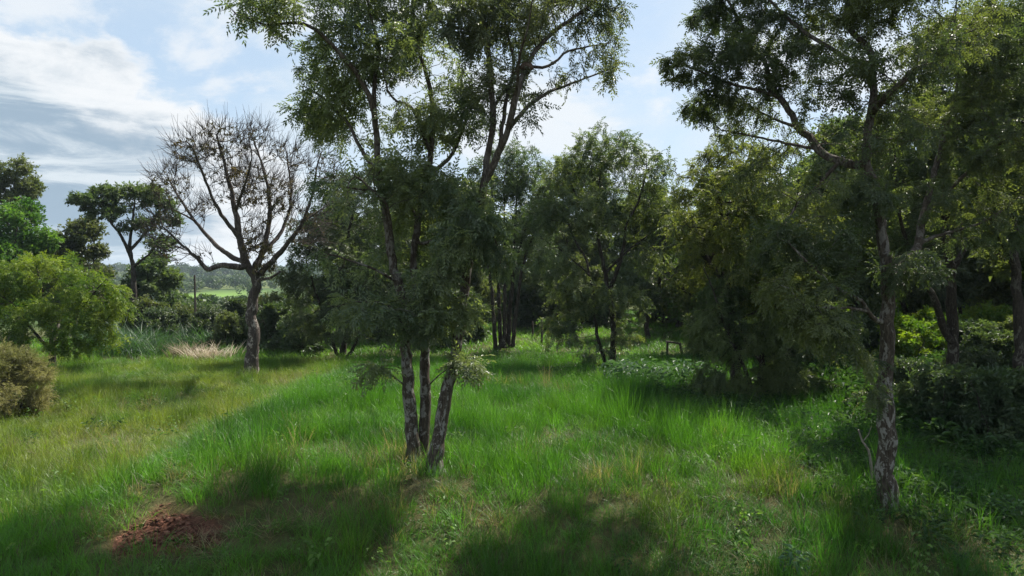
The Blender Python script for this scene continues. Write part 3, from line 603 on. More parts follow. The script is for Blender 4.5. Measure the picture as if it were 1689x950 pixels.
base = hit(565, 590); D = base[1]
limbs = [([(565, 592), (570, 540), (575, 480), (570, 420), (580, 360), (585, 310)], .16, .03), ([(558, 590, -.3), (540, 540, -.8), (520, 480, -1.3), (505, 430, -1.6)], .10, .02), ([(575, 590, .3), (605, 530, .5), (640, 470, .8), (665, 420, 1)], .10, .02)]
blobs = [(580, 320, 0, 50, 40, 2, 1, 1), (520, 390, -1, 50, 45, 1.8, 1, 1), (630, 380, .4, 55, 45, 2, 1, 1), (490, 460, -1.2, 34, 45, 1.5, 1, 1), (560, 440, -1.6, 55, 45, 1.6, 1, 1), (640, 470, -.8, 50, 45, 1.6, 1, 1), (510, 530, -1.4, 40, 34, 1.4, 1, 1), (580, 525, -2, 50, 38, 1.4, 1, 1), (650, 545, -.8, 40, 30, 1.3, .9, 1), (690, 480, .8, 34, 50, 1.6, .9, 1)]
r = empty('bushy_tree', base, 'dense dark tree leafy to the ground between the bare tree and the twin trunks', 'tree')
L_, B_ = from_px(base, D, limbs, blobs); make_tree(r, L_, B_, 20, BARK_DARK, LEAF_DARK, natt=2600, nsprig=6800, dk=.36, di=2.8, step=.3, tip=.008, trop=(0, 0, -.06), spec=('pinnate', .38, .14, .055, 4))

# ------------------------------------------------------------------ trees and bushes on the left
base = hit(85, 605); D = base[1]
limbs = [([(86, 606), (88, 570), (80, 530), (70, 480), (60, 440)], .16, .03), ([(88, 572), (120, 530, -.4), (150, 490, -.6), (175, 460, -.8)], .10, .02), ([(86, 580), (50, 540, -.3), (20, 500, -.6)], .09, .02), ([(88, 570), (100, 520, 1), (110, 470, 1.6)], .08, .02)]
blobs = [(60, 450, 0, 60, 34, 1.8, 1, 1), (10, 470, -.4, 50, 40, 1.6, 1, 1), (125, 465, -.3, 60, 30, 1.6, 1, 1), (175, 490, -.6, 44, 30, 1.2, 1, 1.1), (205, 510, -.6, 26, 18, .8, 1, 1.1), (60, 515, -1.2, 60, 30, 1.2, 1, 1), (130, 530, -1.1, 55, 28, 1.1, 1, 1), (170, 560, -.7, 40, 22, .9, .9, 1), (20, 555, -.7, 40, 26, 1, .9, 1), (110, 570, -1, 40, 20, .8, .8, 1), (100, 440, 1.6, 70, 26, 1, .8, 1), (-40, 480, 0, 50, 50, 1.8, .9, 1)]
r = empty('low_tree', base, 'low bright yellow-green tree with a broad rounded crown at the left edge', 'tree')
L_, B_ = from_px(base, D, limbs, blobs); make_tree(r, L_, B_, 21, BARK_DARK, LEAF_E, natt=2600, nsprig=6600, clump=1.4, dk=.28, di=2.4, step=.24, tip=.007, spec=('pinnate', .34, .12, .045, 4))

D = 50.0; q = P(220, 495, D); base = np.array([q[0], D, gz(q[0], D)])
limbs = [([(221, 545), (221, 490), (219, 440), (214, 405), (218, 370, .2), (222, 330, .4)], .26, .05), ([(217, 425), (200, 390, -.6), (185, 370, -1), (170, 345, -1.5), (150, 330, -2)], .14, .03), ([(216, 412), (240, 385, .8), (262, 365, 1.5), (285, 355, 2)], .12, .03), ([(220, 440), (245, 420, -.5), (265, 395, -1)], .1, .03)]
blobs = [(150, 330, -2, 32, 10, 1.8, 1, 1.2), (190, 318, -.5, 34, 11, 1.8, 1, 1.2), (235, 315, .6, 34, 11, 1.8, 1, 1.2), (265, 335, 1.4, 28, 10, 1.6, 1, 1.1), (200, 345, .6, 36, 10, 1.6, .9, 1), (275, 362, 1.6, 26, 12, 1.5, .9, 1), (240, 370, 0, 32, 12, 1.5, .8, .9), (262, 400, -.8, 24, 14, 1.3, .8, 1), (165, 352, -1.5, 26, 9, 1.4, .8, 1)]
r = empty('flat_topped_tree', base, 'flat-topped tree with tiered crown and a tall pale trunk, left of the bare tree', 'tree')
L_, B_ = from_px(base, D, limbs, blobs); make_tree(r, L_, B_, 22, BARK_DARK, LEAF_DARK, natt=2000, nsprig=2300, dk=.34, di=3, step=.3, tip=.012, spec=('tuft', .45, .2, .1, 5), droop=.1)

D = 62.0; q = P(25, 420, D); base = np.array([q[0], D, gz(q[0], D)])
limbs = [([(28, 540), (26, 460), (24, 390), (22, 330), (26, 290), (30, 265)], .24, .04), ([(24, 350), (45, 320, .5), (60, 300, 1)], .1, .03), ([(23, 345), (5, 310, -.5), (-15, 290, -1)], .1, .03)]
blobs = [(30, 275, 0, 26, 16, 1.8, 1, 1), (5, 285, -.5, 26, 18, 1.6, 1, 1), (52, 310, .8, 22, 16, 1.6, 1, 1), (-20, 295, -1, 30, 22, 1.6, 1, 1), (20, 325, 0, 32, 18, 1.8, .8, .8)]
r = empty('airy_tree', base, 'tall airy tree showing above the round green tree at the far left', 'tree')
L_, B_ = from_px(base, D, limbs, blobs); make_tree(r, L_, B_, 23, BARK_DARK, LEAF_OLIVE, natt=1300, nsprig=2000, dk=.34, di=3, step=.32, tip=.014, spec=('tuft', .45, .2, .1, 5))

def from_generic(name, label, px, py_top, D, cr, seed, leaf, nsprig, base_frac=.25, stems=1, spec=('tuft', .5, .24, .12, 5), natt=1500, bark=BARK_DARK, group=None, **kw):
    q = P(px, py_top, D); b = np.array([q[0], D, gz(q[0], D)]); h = q[2] - b[2]
    r = empty(name, b, label, 'tree', group); l, bl = generic(seed, h, cr, base_frac, stems, r=.018 * h + .03)
    return make_tree(r, l, bl, seed, bark, leaf, natt=natt, nsprig=nsprig, dk=kw.pop('dk', .4), di=3.2, step=kw.pop('step', .36), tip=.012, spec=spec, **kw)
from_generic('round_tree', 'round fresh-green tree below the airy tree at the far left', 20, 332, 52, 3.4, 31, LEAF_GREEN, 5200)
from_generic('olive_tree', 'dull olive tree between the round green tree and the flat-topped tree', 132, 362, 56, 3.2, 32, LEAF_OLIVE, 4200)
from_generic('shady_tree', 'dark low tree behind the trunk of the flat-topped tree', 250, 418, 58, 3.0, 33, LEAF_DARK, 3800, base_frac=.12)
from_generic('hidden_tree', 'dark green tree peeping out behind the low bright tree', 85, 385, 60, 3.6, 34, LEAF_DARK, 3800, base_frac=.12)

from_generic('backlit_tree', 'yellow-green backlit tree behind the long left limb of the big right tree', 1215, 225, 22.5, 3.4, 35, leaf_mat('backlit_leaf', (.046, .076, .026), (.105, .13, .038), .44, .52, .5), 5800, base_frac=.42, spec=('pinnate', .3, .1, .04, 5), natt=2200, dk=.28, step=.26)

def bush(name, label, px, py, w_, h_, seed, leaf, nsprig, spec, cat='bush', stems=4, group=None, natt=900, base_frac=.05, rag=None):
    b = hit(px, py); r = empty(name, b, label, cat, group); l, bl = generic(seed, h_, w_ * .5, base_frac, stems, lean=.22, r=.02 + .008 * h_, lobes=12)
    return make_tree(r, l, bl, seed, BARK_DARK, leaf, natt=natt, nsprig=nsprig, dk=.2, di=1.8, step=.16, tip=.005, spec=spec, droop=.05, twigs=rag)
bush('tan_bush', 'fine-leaved tan and olive bush at the left edge of the meadow', 5, 690, 2.9, 2.1, 41, LEAF_TAN, 5200, ('tuft', .30, .085, .014, 9), natt=1800, rag=(900, .55, .004))
bush('round_bush', 'small dark round bush in front of the far valley', 282, 535, 2.6, 2.3, 42, LEAF_DARK, 2200, ('tuft', .3, .16, .08, 5))

# ------------------------------------------------------------------ the wood behind: four kinds of tree, copied
WOOD = []
for k, (h, cr, bf, st, leaf) in enumerate([(11, 3.3, .3, 1, LEAF_DARK), (10, 3.6, .22, 3, LEAF_OLIVE), (12.5, 3.4, .35, 2, LEAF_I), (8, 3.2, .12, 3, LEAF_GREEN)]):
    r = empty('wood_tree', (0, 0, 0), 'x', 'tree', 'trees of the wood behind the clearing')
    l, bl = generic(60 + k, h, cr, bf, st, r=.13 if st > 1 else .18, lobes=14)
    make_tree(r, l, bl, 60 + k, BARK_DARK, leaf, natt=1500, nsprig=4600, dk=.42, di=3, step=.38, tip=.011, spec=('tuft', .5, .21, .1, 5), inner=.5)
    WOOD.append(r)
rng = np.random.default_rng(77)
spots = [(700, 46, 0, .95), (755, 50, 2, .9), (620, 52, 1, .95), (560, 47, 0, .85), (860, 66, 0, 1), (780, 70, 3, 1.2), (690, 74, 0, 1.1), (925, 54, 1, .9), (965, 58, 2, 1.05), (1070, 47, 0, .95), (1120, 55, 1, 1.0), (1020, 70, 1, 1.1), (930, 84, 3, 1.5), (1090, 86, 0, 1.3),
         (1165, 50, 3, .95), (1215, 37, 1, 1.0), (1345, 42, 0, 1.05), (1395, 31, 2, .95), (1500, 35, 0, 1.0), (1612, 36, 2, .95), (1668, 46, 0, 1.05), (1760, 22, 2, 1.1), (1860, 20, 0, 1.1), (1740, 33, 1, 1.0), (1180, 64, 2, 1.1), (1270, 56, 0, 1.05), (1420, 58, 2, 1.1), (1580, 62, 0, 1.2),
         (1740, 52, 1, 1.2), (1330, 70, 1, 1.2), (1490, 72, 2, 1.3), (1650, 75, 3, 1.5), (1240, 82, 3, 1.5), (1390, 86, 1, 1.4), (1560, 88, 3, 1.5), (1700, 90, 0, 1.4), (1830, 40, 2, 1.1)]
ORD = ['leftmost', 'second from left', 'third from left', 'fourth from left', 'fifth from left', 'sixth from left', 'seventh from left', 'eighth from left']
def place_names(keys, noun):
    """keys: (px, group phrase, look, where) -> one label per thing, told apart by its place where its look does not"""
    out = []
    for (px, g_, look, where) in keys:
        same = sorted(k[0] for k in keys if k[1] == g_); i = same.index(px)
        out.append((f'{look} {noun}' + (f', {ORD[i]},' if len(same) > 1 else '') + f' {where}', g_))
    return out
keys = []
for (px, D, k, s) in spots:
    zone = 'behind the leaning trunk' if px < 850 else ('beyond the sunny clearing' if px < 1150 else 'in the shady right wood')
    look = ('dark round-crowned', 'olive many-stemmed', 'tall twin-stemmed', 'low green bushy')[k]; row = 'front row' if D < 48 else ('deepest row' if D > 62 else 'middle row')
    keys.append((px, f'{look} trees in the {row} {zone}', look, f'in the {row} {zone}'))
name_of = place_names(keys, 'tree')
first = [True] * 4
for i_, (px, D, k, s) in enumerate(spots):
    x = (px - 844.5) / F * D; loc = (x, D, gz(x, D) - .05)
    lab, grp = name_of[i_]
    if first[k]:
        first[k] = False; e = WOOD[k]; e.location = [float(v) for v in loc]; e.scale = (s, s, s); e['label'] = lab; e['group'] = grp
    else: copy_thing(WOOD[k], loc, rng.uniform(0, 6.28), s * rng.uniform(.92, 1.08), lab, grp)

# understorey bushes in the wood
UB = []
for k, leaf in enumerate([LEAF_DARK, LEAF_OLIVE, LEAF_E]):
    r = empty('understorey_bush', (0, 0, 0), 'x', 'bush', 'x'); l, bl = generic(80 + k, 2.4, 1.5, .05, 4, lean=.25, r=.04, lobes=10)
    make_tree(r, l, bl, 80 + k, BARK_DARK, leaf, natt=700, nsprig=1500, dk=.26, di=2, step=.24, tip=.008, spec=('tuft', .34, .16, .075, 5)); UB.append(r)
bspots = [(1230, 30, 0, 1.0), (1300, 27, 1, .9), (1370, 36, 2, 1.1), (1420, 30, 0, 1.1), (1500, 28, 2, 1.0), (1545, 31, 2, 1.1), (1600, 30, 0, 1.0), (1650, 31, 2, 1.2), (1700, 27, 1, 1.1), (1640, 24, 0, .9), (1510, 40, 2, 1.4), (1620, 44, 2, 1.5), (1280, 44, 2, 1.3), (1180, 50, 1, 1.5), (1090, 60, 0, 1.7),
                      (1000, 56, 0, 1.5), (930, 60, 1, 1.6), (860, 55, 0, 1.5), (760, 44, 0, 1.4), (720, 40, 0, 1.2), (640, 44, 0, 1.5), (1440, 48, 1, 1.6), (1330, 50, 0, 1.6), (1560, 52, 1, 1.6), (1680, 50, 0, 1.7), (800, 60, 1, 1.7), (460, 40, 0, 1.2), (440, 44, 1, 1.3), (500, 38, 0, 1.1), (1780, 30, 0, 1.2), (1130, 72, 0, 2.0), (980, 74, 1, 2.0), (1555, 17.5, 0, .75), (1648, 16.5, 0, .8), (1500, 20, 0, .7), (1610, 20.5, 0, .8), (262, 44, 0, 1.0), (300, 50, 1, 1.1), (345, 46, 0, 1.0), (375, 42, 1, .9), (395, 50, 0, 1.3), (335, 56, 0, 1.2), (240, 50, 1, 1.3)]
keys = []
for (px, D, k, s) in bspots:
    zone = ('under the right-hand trees' if D > 24 else 'in the undergrowth below the forked tree') if px > 1200 else ('beyond the sunny clearing' if px > 850 else ('below the dense trees behind the leaning trunk' if px > 550 else 'beside the bare tree'))
    look = ('dark leafy', 'olive leafy', 'yellow-green leafy')[k]; keys.append((px, f'{look} bushes {zone}', look, zone))
name_of = place_names(keys, 'bush')
first = [True] * 3
for i_, (px, D, k, s) in enumerate(bspots):
    x = (px - 844.5) / F * D; loc = (x, D, gz(x, D) - .05)
    lab, grp = name_of[i_]
    if first[k]:
        first[k] = False; e = UB[k]; e.location = [float(v) for v in loc]; e.scale = (s, s, s); e['label'] = lab; e['group'] = grp
    else: copy_thing(UB[k], loc, rng.uniform(0, 6.28), s, lab, grp)

# ------------------------------------------------------------------ scattered cover (grass, herbs, reeds, far woods)
def template(name, V, T, shade, mat):
    return bpy.data.objects.new(name, mesh_np(name, V, T, None, mat, False, {'shade': ('FLOAT', shade)}))
def tuft(name, seed, n, rad, h, wd, bend, mat, segs=3, spread_=.5):
    rng = np.random.default_rng(seed); V, T, S = [], [], []
    for k in range(n):
        a = rng.uniform(0, 6.28); rr = rad * math.sqrt(rng.random()); b = np.array([rr * math.cos(a), rr * math.sin(a), -.03])
        a2 = a + rng.normal(0, .9); hh = h * rng.uniform(.55, 1.15); lean = rng.uniform(.05, spread_); bd = bend * rng.uniform(.3, 1.6)
        d = np.array([math.cos(a2), math.sin(a2), 0]); s = np.array([-d[1], d[0], 0]); tw = rng.uniform(-1, 1); s = s * math.cos(tw) + d * math.sin(tw)
        o = len(V); sh = rng.random()
        for i in range(segs + 1):
            u = i / segs; c0 = b + d * hh * (lean * u + bd * u * u) + np.array([0, 0, hh * (u - .55 * bd * u * u)])
            ww = wd * (1 - u ** 1.6) * rng.uniform(.8, 1.2) if i else wd * .8
            if i < segs: V += [c0 - s * ww * .5, c0 + s * ww * .5]; S += [sh, sh]
            else: V.append(c0); S.append(sh)
        for i in range(segs - 1):
            p = o + 2 * i; T += [(p, p + 1, p + 3), (p, p + 3, p + 2)]
        p = o + 2 * (segs - 1); T.append((p, p + 1, p + 2))
    return template(name, np.array(V), np.array(T), np.array(S), mat)
def herb(name, seed, n, h, ll, lw, mat):
    rng = np.random.default_rng(seed); V, T, S = [], [], []
    for k in range(n):
        a = rng.uniform(0, 6.28); z = h * rng.uniform(.15, 1); rr = .16 * rng.random(); b = np.array([math.cos(a) * rr, math.sin(a) * rr, z]); a += rng.normal(0, .5)
        d = np.array([math.cos(a), math.sin(a), rng.uniform(-.5, .6)]); d /= np.linalg.norm(d); n_ = np.array([0, 0, 1.]) + rng.normal(0, .3, 3); n_ -= d * (n_ @ d); n_ /= np.linalg.norm(n_); s = np.cross(n_, d)
        l = ll * rng.uniform(.6, 1.2); o = len(V); sh = rng.random()
        V += [b, b + d * l * .45 + s * lw * .5 + n_ * lw * .2, b + d * l - n_ * l * .25, b + d * l * .45 - s * lw * .5 + n_ * lw * .2]; S += [sh] * 4; T += [(o, o + 1, o + 2), (o, o + 2, o + 3)]
    return template(name, np.array(V), np.array(T), np.array(S), mat)
def puff_tree(name, seed, n, mat):
    rng = np.random.default_rng(seed); V, T, S = [], [], []
    cs = [(rng.uniform(-.5, .5), rng.uniform(-.5, .5), rng.uniform(.35, .95), rng.uniform(.25, .45)) for _ in range(7)]
    for k in range(n):
        c = cs[rng.integers(0, 7)]; d = rng.normal(size=3); d /= np.linalg.norm(d); p = np.array(c[:3]) + d * c[3] * np.array([1, 1, .7]); p[2] = max(p[2], 0)
        u = rng.normal(size=3); u /= np.linalg.norm(u); v = np.cross(u, d + rng.normal(0, .4, 3)); v /= np.linalg.norm(v) + 1e-6; s = rng.uniform(.07, .13); o = len(V); sh = rng.random()
        V += [p - u * s, p + v * s * .7, p + u * s, p - v * s * .7]; S += [sh] * 4; T += [(o, o + 1, o + 2), (o, o + 2, o + 3)]
    return template(name, np.array(V), np.array(T), np.array(S), mat)

def scatter(name, label, cat, pts, rot, scl, tint, temps, seed=0):
    rng = np.random.default_rng(seed); n = len(pts)
    me = mesh_np(name, pts, None, None, None, False, {'rot': ('FLOAT_VECTOR', rot), 'scl': ('FLOAT_VECTOR', scl), 'tint': ('FLOAT_VECTOR', tint), 'pick': ('INT', rng.integers(0, len(temps), n).astype(np.int32))})
    me.materials.append(temps[0].data.materials[0])
    ob = link(name, me, None, 'stuff'); tag(ob, label, cat)
    ng = bpy.data.node_groups.new(name, 'GeometryNodeTree'); N = ng.nodes; Lk = ng.links
    ng.interface.new_socket('Geometry', in_out='INPUT', socket_type='NodeSocketGeometry'); ng.interface.new_socket('Geometry', in_out='OUTPUT', socket_type='NodeSocketGeometry')
    gi = N.new('NodeGroupInput'); go = N.new('NodeGroupOutput'); ip = N.new('GeometryNodeInstanceOnPoints'); jn = N.new('GeometryNodeJoinGeometry')
    for tt in temps:
        oi = N.new('GeometryNodeObjectInfo'); oi.inputs['Object'].default_value = tt; gti = N.new('GeometryNodeGeometryToInstance')
        Lk.new(oi.outputs['Geometry'], gti.inputs[0]); Lk.new(gti.outputs[0], jn.inputs[0])
    def attr(nm, typ):
        a = N.new('GeometryNodeInputNamedAttribute'); a.data_type = typ; a.inputs['Name'].default_value = nm; return a.outputs[0]
    Lk.new(gi.outputs[0], ip.inputs['Points']); Lk.new(jn.outputs[0], ip.inputs['Instance']); ip.inputs['Pick Instance'].default_value = True
    Lk.new(attr('pick', 'INT'), ip.inputs['Instance Index']); Lk.new(attr('scl', 'FLOAT_VECTOR'), ip.inputs['Scale'])
    er = N.new('FunctionNodeEulerToRotation'); Lk.new(attr('rot', 'FLOAT_VECTOR'), er.inputs[0]); Lk.new(er.outputs[0], ip.inputs['Rotation'])
    Lk.new(ip.outputs[0], go.inputs[0])
    md = ob.modifiers.new('scatter', 'NODES'); md.node_group = ng
    return ob

def wedge(rng, y0, y1, dens, half=.80, extra=3.0):
    n = int(dens * (half * (y1 ** 2 - y0 ** 2) + 2 * extra * (y1 - y0)))
    y = np.sqrt(rng.uniform(y0 ** 2, y1 ** 2, n)); x = rng.uniform(-1, 1, n) * (half * y + extra); return x, y
def rots(rng, n, tilt=.12): return np.stack([rng.normal(0, tilt, n), rng.normal(0, tilt, n), rng.uniform(0, 6.28, n)], -1)
def lerp(a, b, f): return np.asarray(a)[None] * (1 - f[:, None]) + np.asarray(b)[None] * f[:, None]

rng = np.random.default_rng(5)
TG = [tuft('grass_tuft', 200 + k, 34, .17, .36, .0085, .55, GRASS) for k in range(5)]
TL = [tuft('lank_tuft', 220 + k, 26, .15, .36, .007, .9, GRASS, 3, .9) for k in range(4)]
TH = [herb('herb_tuft', 240 + k, 26, .34, .15, .055, HERB) for k in range(4)]
TF = [tuft('coarse_tuft', 260 + k, 22, .3, .4, .022, .5, GRASS) for k in range(4)]

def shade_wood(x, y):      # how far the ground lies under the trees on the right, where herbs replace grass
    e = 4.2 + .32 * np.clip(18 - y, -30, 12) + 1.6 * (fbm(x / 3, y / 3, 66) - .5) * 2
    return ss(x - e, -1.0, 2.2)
def meadow_colour(x, y, rng):
    n = len(x); f = fbm(x / 2.2, y / 2.2, 20); g_ = fbm(x / .8, y / .8, 24)
    c = lerp((.034, .112, .016), (.074, .195, .022), ss(f, .3, .7)); dry = pw('dry', x, y); yel = pw('yellow', x, y); so_ = pw('soil', x, y)
    left = ss(-x, 6.5, 9.0) * ss(y, 11, 14)
    c = c * (1 - .6 * left[:, None]) + lerp((.09, .155, .026), (.22, .25, .045), ss(fbm(x / 1.1, y / 1.1, 23), .35, .65)) * .6 * left[:, None]
    fy = np.clip(yel * .9 + .12 * ss(g_, .58, .75), 0, 1); c = lerp0(c, (.19, .20, .03), fy)
    fd = np.clip(dry * 1.0 + so_ * .7 + .12 * ss(g_, .62, .78), 0, 1); k = rng.random(n) < fd * .8
    c = np.where(k[:, None], lerp((.235, .205, .135), (.15, .135, .085), rng.random(n)), c)
    return c * rng.uniform(.62, 1.32, (n, 1)), dry, so_
def lerp0(c, b, f): return c * (1 - f[:, None]) + np.asarray(b)[None] * f[:, None]

x, y = wedge(rng, 7.5, 34, 24); n = len(x)
sw = shade_wood(x, y); so_ = pw('soil', x, y); keep = (rng.random(n) > so_ * 1.15) & (rng.random(n) > sw * .5)
x, y = x[keep], y[keep]; n = len(x); c, dry, so_ = meadow_colour(x, y, rng)
hgt = 1.18 * (.6 + 1.25 * ss(fbm(x / 1.3, y / 1.3, 28), .25, .8) + .3 * fbm(x / .5, y / .5, 27)) * (1 - .45 * np.clip(dry + so_, 0, 1)) * (1 + .35 * ss(x, -8, -6) * ss(y, 9, 16))
hgt *= np.where(rng.random(n) < .07, 1.55, 1.0) * np.where(rng.random(n) < .25, .6, 1.0)
s = rng.uniform(.8, 1.2, n)
scatter('meadow_grass', 'tall green grass covering the open meadow in the foreground', 'grass', np.stack([x, y, H(x, y)], -1), rots(rng, n), np.stack([s, s, s * hgt], -1), c, TG, 1)
x, y = wedge(rng, 7.5, 30, 9); n = len(x); g_ = fbm(x / .8, y / .8, 24); dry = pw('dry', x, y); so_ = pw('soil', x, y)
keep = (rng.random(n) < np.clip(.07 + dry * 1.2 + so_ + .15 * ss(g_, .55, .7), 0, 1)) & (so_ < .9) & (shade_wood(x, y) < .7)
x, y = x[keep], y[keep]; n = len(x); c = lerp((.27, .235, .155), (.15, .14, .07), rng.random(n)); s = rng.uniform(.7, 1.15, n)
scatter('dry_grass', 'straw-coloured dry grass lying between the green tufts', 'grass', np.stack([x, y, H(x, y)], -1), rots(rng, n, .3), np.stack([s, s, s * rng.uniform(.55, 1.0, n)], -1), c, TL, 2)
x, y = wedge(rng, 34, 78, 2.6, .8); n = len(x); keep = (x > -34); x, y = x[keep], y[keep]; n = len(x)
c = lerp((.05, .13, .016), (.11, .23, .02), ss(fbm(x / 4, y / 4, 21), .3, .7)) * rng.uniform(.8, 1.2, (n, 1)); s = rng.uniform(1.0, 1.6, n)
scatter('clearing_grass', 'bright grass of the clearing seen between the trunks', 'grass', np.stack([x, y, H(x, y)], -1), rots(rng, n), np.stack([s, s, s * .9], -1), c, TF, 3)
# herbs under the right-hand trees and a sprinkle in the meadow
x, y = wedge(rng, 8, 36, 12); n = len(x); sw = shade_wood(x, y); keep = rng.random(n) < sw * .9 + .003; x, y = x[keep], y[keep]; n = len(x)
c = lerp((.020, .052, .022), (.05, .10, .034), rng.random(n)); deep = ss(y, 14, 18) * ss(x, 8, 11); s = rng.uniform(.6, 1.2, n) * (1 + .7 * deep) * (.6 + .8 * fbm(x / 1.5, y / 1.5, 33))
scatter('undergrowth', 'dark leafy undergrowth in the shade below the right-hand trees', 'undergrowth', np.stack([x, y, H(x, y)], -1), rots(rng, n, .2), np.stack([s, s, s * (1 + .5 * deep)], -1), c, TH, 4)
TW = [herb('weed_tuft', 245 + k, 16, .30, .10, .05, HERB) for k in range(3)]
x, y = wedge(rng, 8, 26, 1.6); n = len(x); keep = (fbm(x / 2.5, y / 2.5, 37) > .5); x, y = x[keep], y[keep]; n = len(x); s = rng.uniform(.5, 1.3, n)
scatter('meadow_weeds', 'small broad-leaved weeds dotted through the meadow grass', 'weeds', np.stack([x, y, H(x, y) + .08], -1), rots(rng, n, .2), np.stack([s, s, s], -1), lerp((.06, .13, .03), (.11, .19, .05), rng.random(n)), TW, 5)
# reeds and cane in the dip on the left
TR = [tuft('reed_tuft', 280 + k, 34, .5, 1.6, .04, .75, GRASS, 4, .35) for k in range(4)]
x = rng.uniform(-46, -4, 5200); y = rng.uniform(36, 75, 5200); pxx = 844.5 + x / y * F
keep = (pxx > 150) & (pxx < 480) & ((y > 42) | (pxx < 262)) & (rng.random(5200) < .75); x, y = x[keep], y[keep]; n = len(x); f = fbm(x / 5, y / 5, 29)
c = lerp((.020, .058, .026), (.05, .105, .042), f) * rng.uniform(.75, 1.2, (n, 1)); s = rng.uniform(.7, 1.3, n) * (.55 + .75 * f)
scatter('tall_reeds', 'blue-green tall reeds and cane filling the dip left of the bare tree', 'reeds', np.stack([x, y, H(x, y)], -1), rots(rng, n, .1), np.stack([s, s, s], -1), c, TR, 6)
CLODM = blade_mat('clod', 0.0, .95, .1)
def clod(name, seed):
    rng = np.random.default_rng(seed); V, T = [(0, 0, .6)], []
    for i, (z, r0) in enumerate(((.35, .7), (-.1, 1.0))):
        V += [(r0 * math.cos(a) * rng.uniform(.7, 1.2), r0 * math.sin(a) * rng.uniform(.7, 1.2), z * rng.uniform(.6, 1.3)) for a in np.arange(7) * 6.283 / 7 + .4 * i]
    for j in range(7):
        k = (j + 1) % 7; T += [(0, 1 + j, 1 + k), (1 + j, 8 + j, 8 + k), (1 + j, 8 + k, 1 + k)]
    return template(name, np.array(V, float), np.array(T), rng.random(len(V)), CLODM)
cs = PATCH['soil']; n = 1400; k = rng.integers(0, len(cs), n); q = np.array(cs)[k]; x = q[:, 0] + rng.normal(0, .7, n) * q[:, 2]; y = q[:, 1] + rng.normal(0, .7, n) * q[:, 3]
keep = pw('soil', x, y) > .18; x, y = x[keep], y[keep]; n = len(x); s = .012 + .05 * rng.random(n) ** 3
scatter('soil_clods', 'crumbled clods of reddish earth on the bare patch', 'soil', np.stack([x, y, H(x, y) - .05], -1), rots(rng, n, .3), np.stack([s, s, s * .8], -1), lerp((.07, .03, .02), (.15, .08, .055), rng.random(n)), [clod('clod', 400 + k) for k in range(3)], 8)
# far woods across the valley
TP = [puff_tree('far_crown', 300 + k, 260, FARLEAF) for k in range(4)]
n = 9000; y = np.exp(rng.uniform(np.log(95), np.log(2400), n)); x = y * rng.uniform(-1.15, 1.0, n)
fld = ss(1 - ((x - fc[0]) / 30) ** 2 - ((y - fc[1]) / 66) ** 2, 0, .1); near_view = (y > fc[1] - 120) & (y < fc[1]) & (np.abs(x / y - fc[0] / fc[1]) < .06)
keep = (fld < .3) & ((fbm(x / 60, y / 60, 35) > .42) | (y > 420)) & ~(near_view & (rng.random(n) < .85)); x, y = x[keep], y[keep]; n = len(x)
s = rng.uniform(3.5, 7.5, n) * np.where(y < 260, .55, 1.0) * np.where(y > 700, 1.5, 1.0)
c = lerp((.022, .048, .02), (.07, .105, .03), rng.random(n) ** 1.5)
scatter('far_woods', 'far wooded hills and scattered trees across the valley', 'woods', np.stack([x, y, H(x, y) - .2], -1), rots(rng, n, .05), np.stack([s, s, s * rng.uniform(.7, 1.1, n)], -1), c, TP, 7)

# ------------------------------------------------------------------ single small things
def wood_mat(name, a_, b_):
    m, t = mat_new(name); tc = t.new('ShaderNodeTexCoord'); f = t.noise(t.scale(tc.outputs['Object'], (1, 1, .15)), 30, 5, .7)
    bs = t.new('ShaderNodeBsdfPrincipled'); t.l.new(t.mix(t.smooth(f, .3, .7), a_, b_), bs.inputs['Base Color']); bs.inputs['Roughness'].default_value = .9
    o = t.new('ShaderNodeOutputMaterial'); t.l.new(bs.outputs[0], o.inputs[0]); return m
WOODM = wood_mat('weathered_wood', (.03, .024, .018), (.09, .075, .06)); PALEWOOD = wood_mat('dead_wood', (.12, .10, .08), (.30, .27, .23)); NESTM = wood_mat('nest_clay', (.03, .02, .013), (.09, .055, .035))
def stick(name, pts, r0, r1, mat, parent, k=8):
    q = resample(pts, .12); V, Q = tubes([(q, np.linspace(r0, r1, len(q)), k)]); n = len(q)
    V = V + np.random.default_rng(len(V)).normal(0, r1 * .06, V.shape)
    me = bpy.data.meshes.new(name); me.from_pydata([tuple(v) for v in V], [], [tuple(int(a) for a in f) for f in Q] + [tuple(range(k - 1, -1, -1)), tuple(range((n - 1) * k, n * k))]); me.materials.append(mat); me.update()
    return link(name, me, parent)
# utility pole in the dip
D = 46.0; q = P(321, 456, D); b = np.array([q[0], D, gz(q[0], D)]); hp = q[2] - b[2]
r = empty('utility_pole', b, 'thin dark wooden pole standing among the reeds left of the bare tree', 'pole')
stick('post', [(0, 0, -.3), (.02, 0, hp * .5), (0, 0, hp)], .085, .065, WOODM, r); stick('cap', [(0, 0, hp), (0, 0, hp + .12)], .075, .03, WOODM, r)
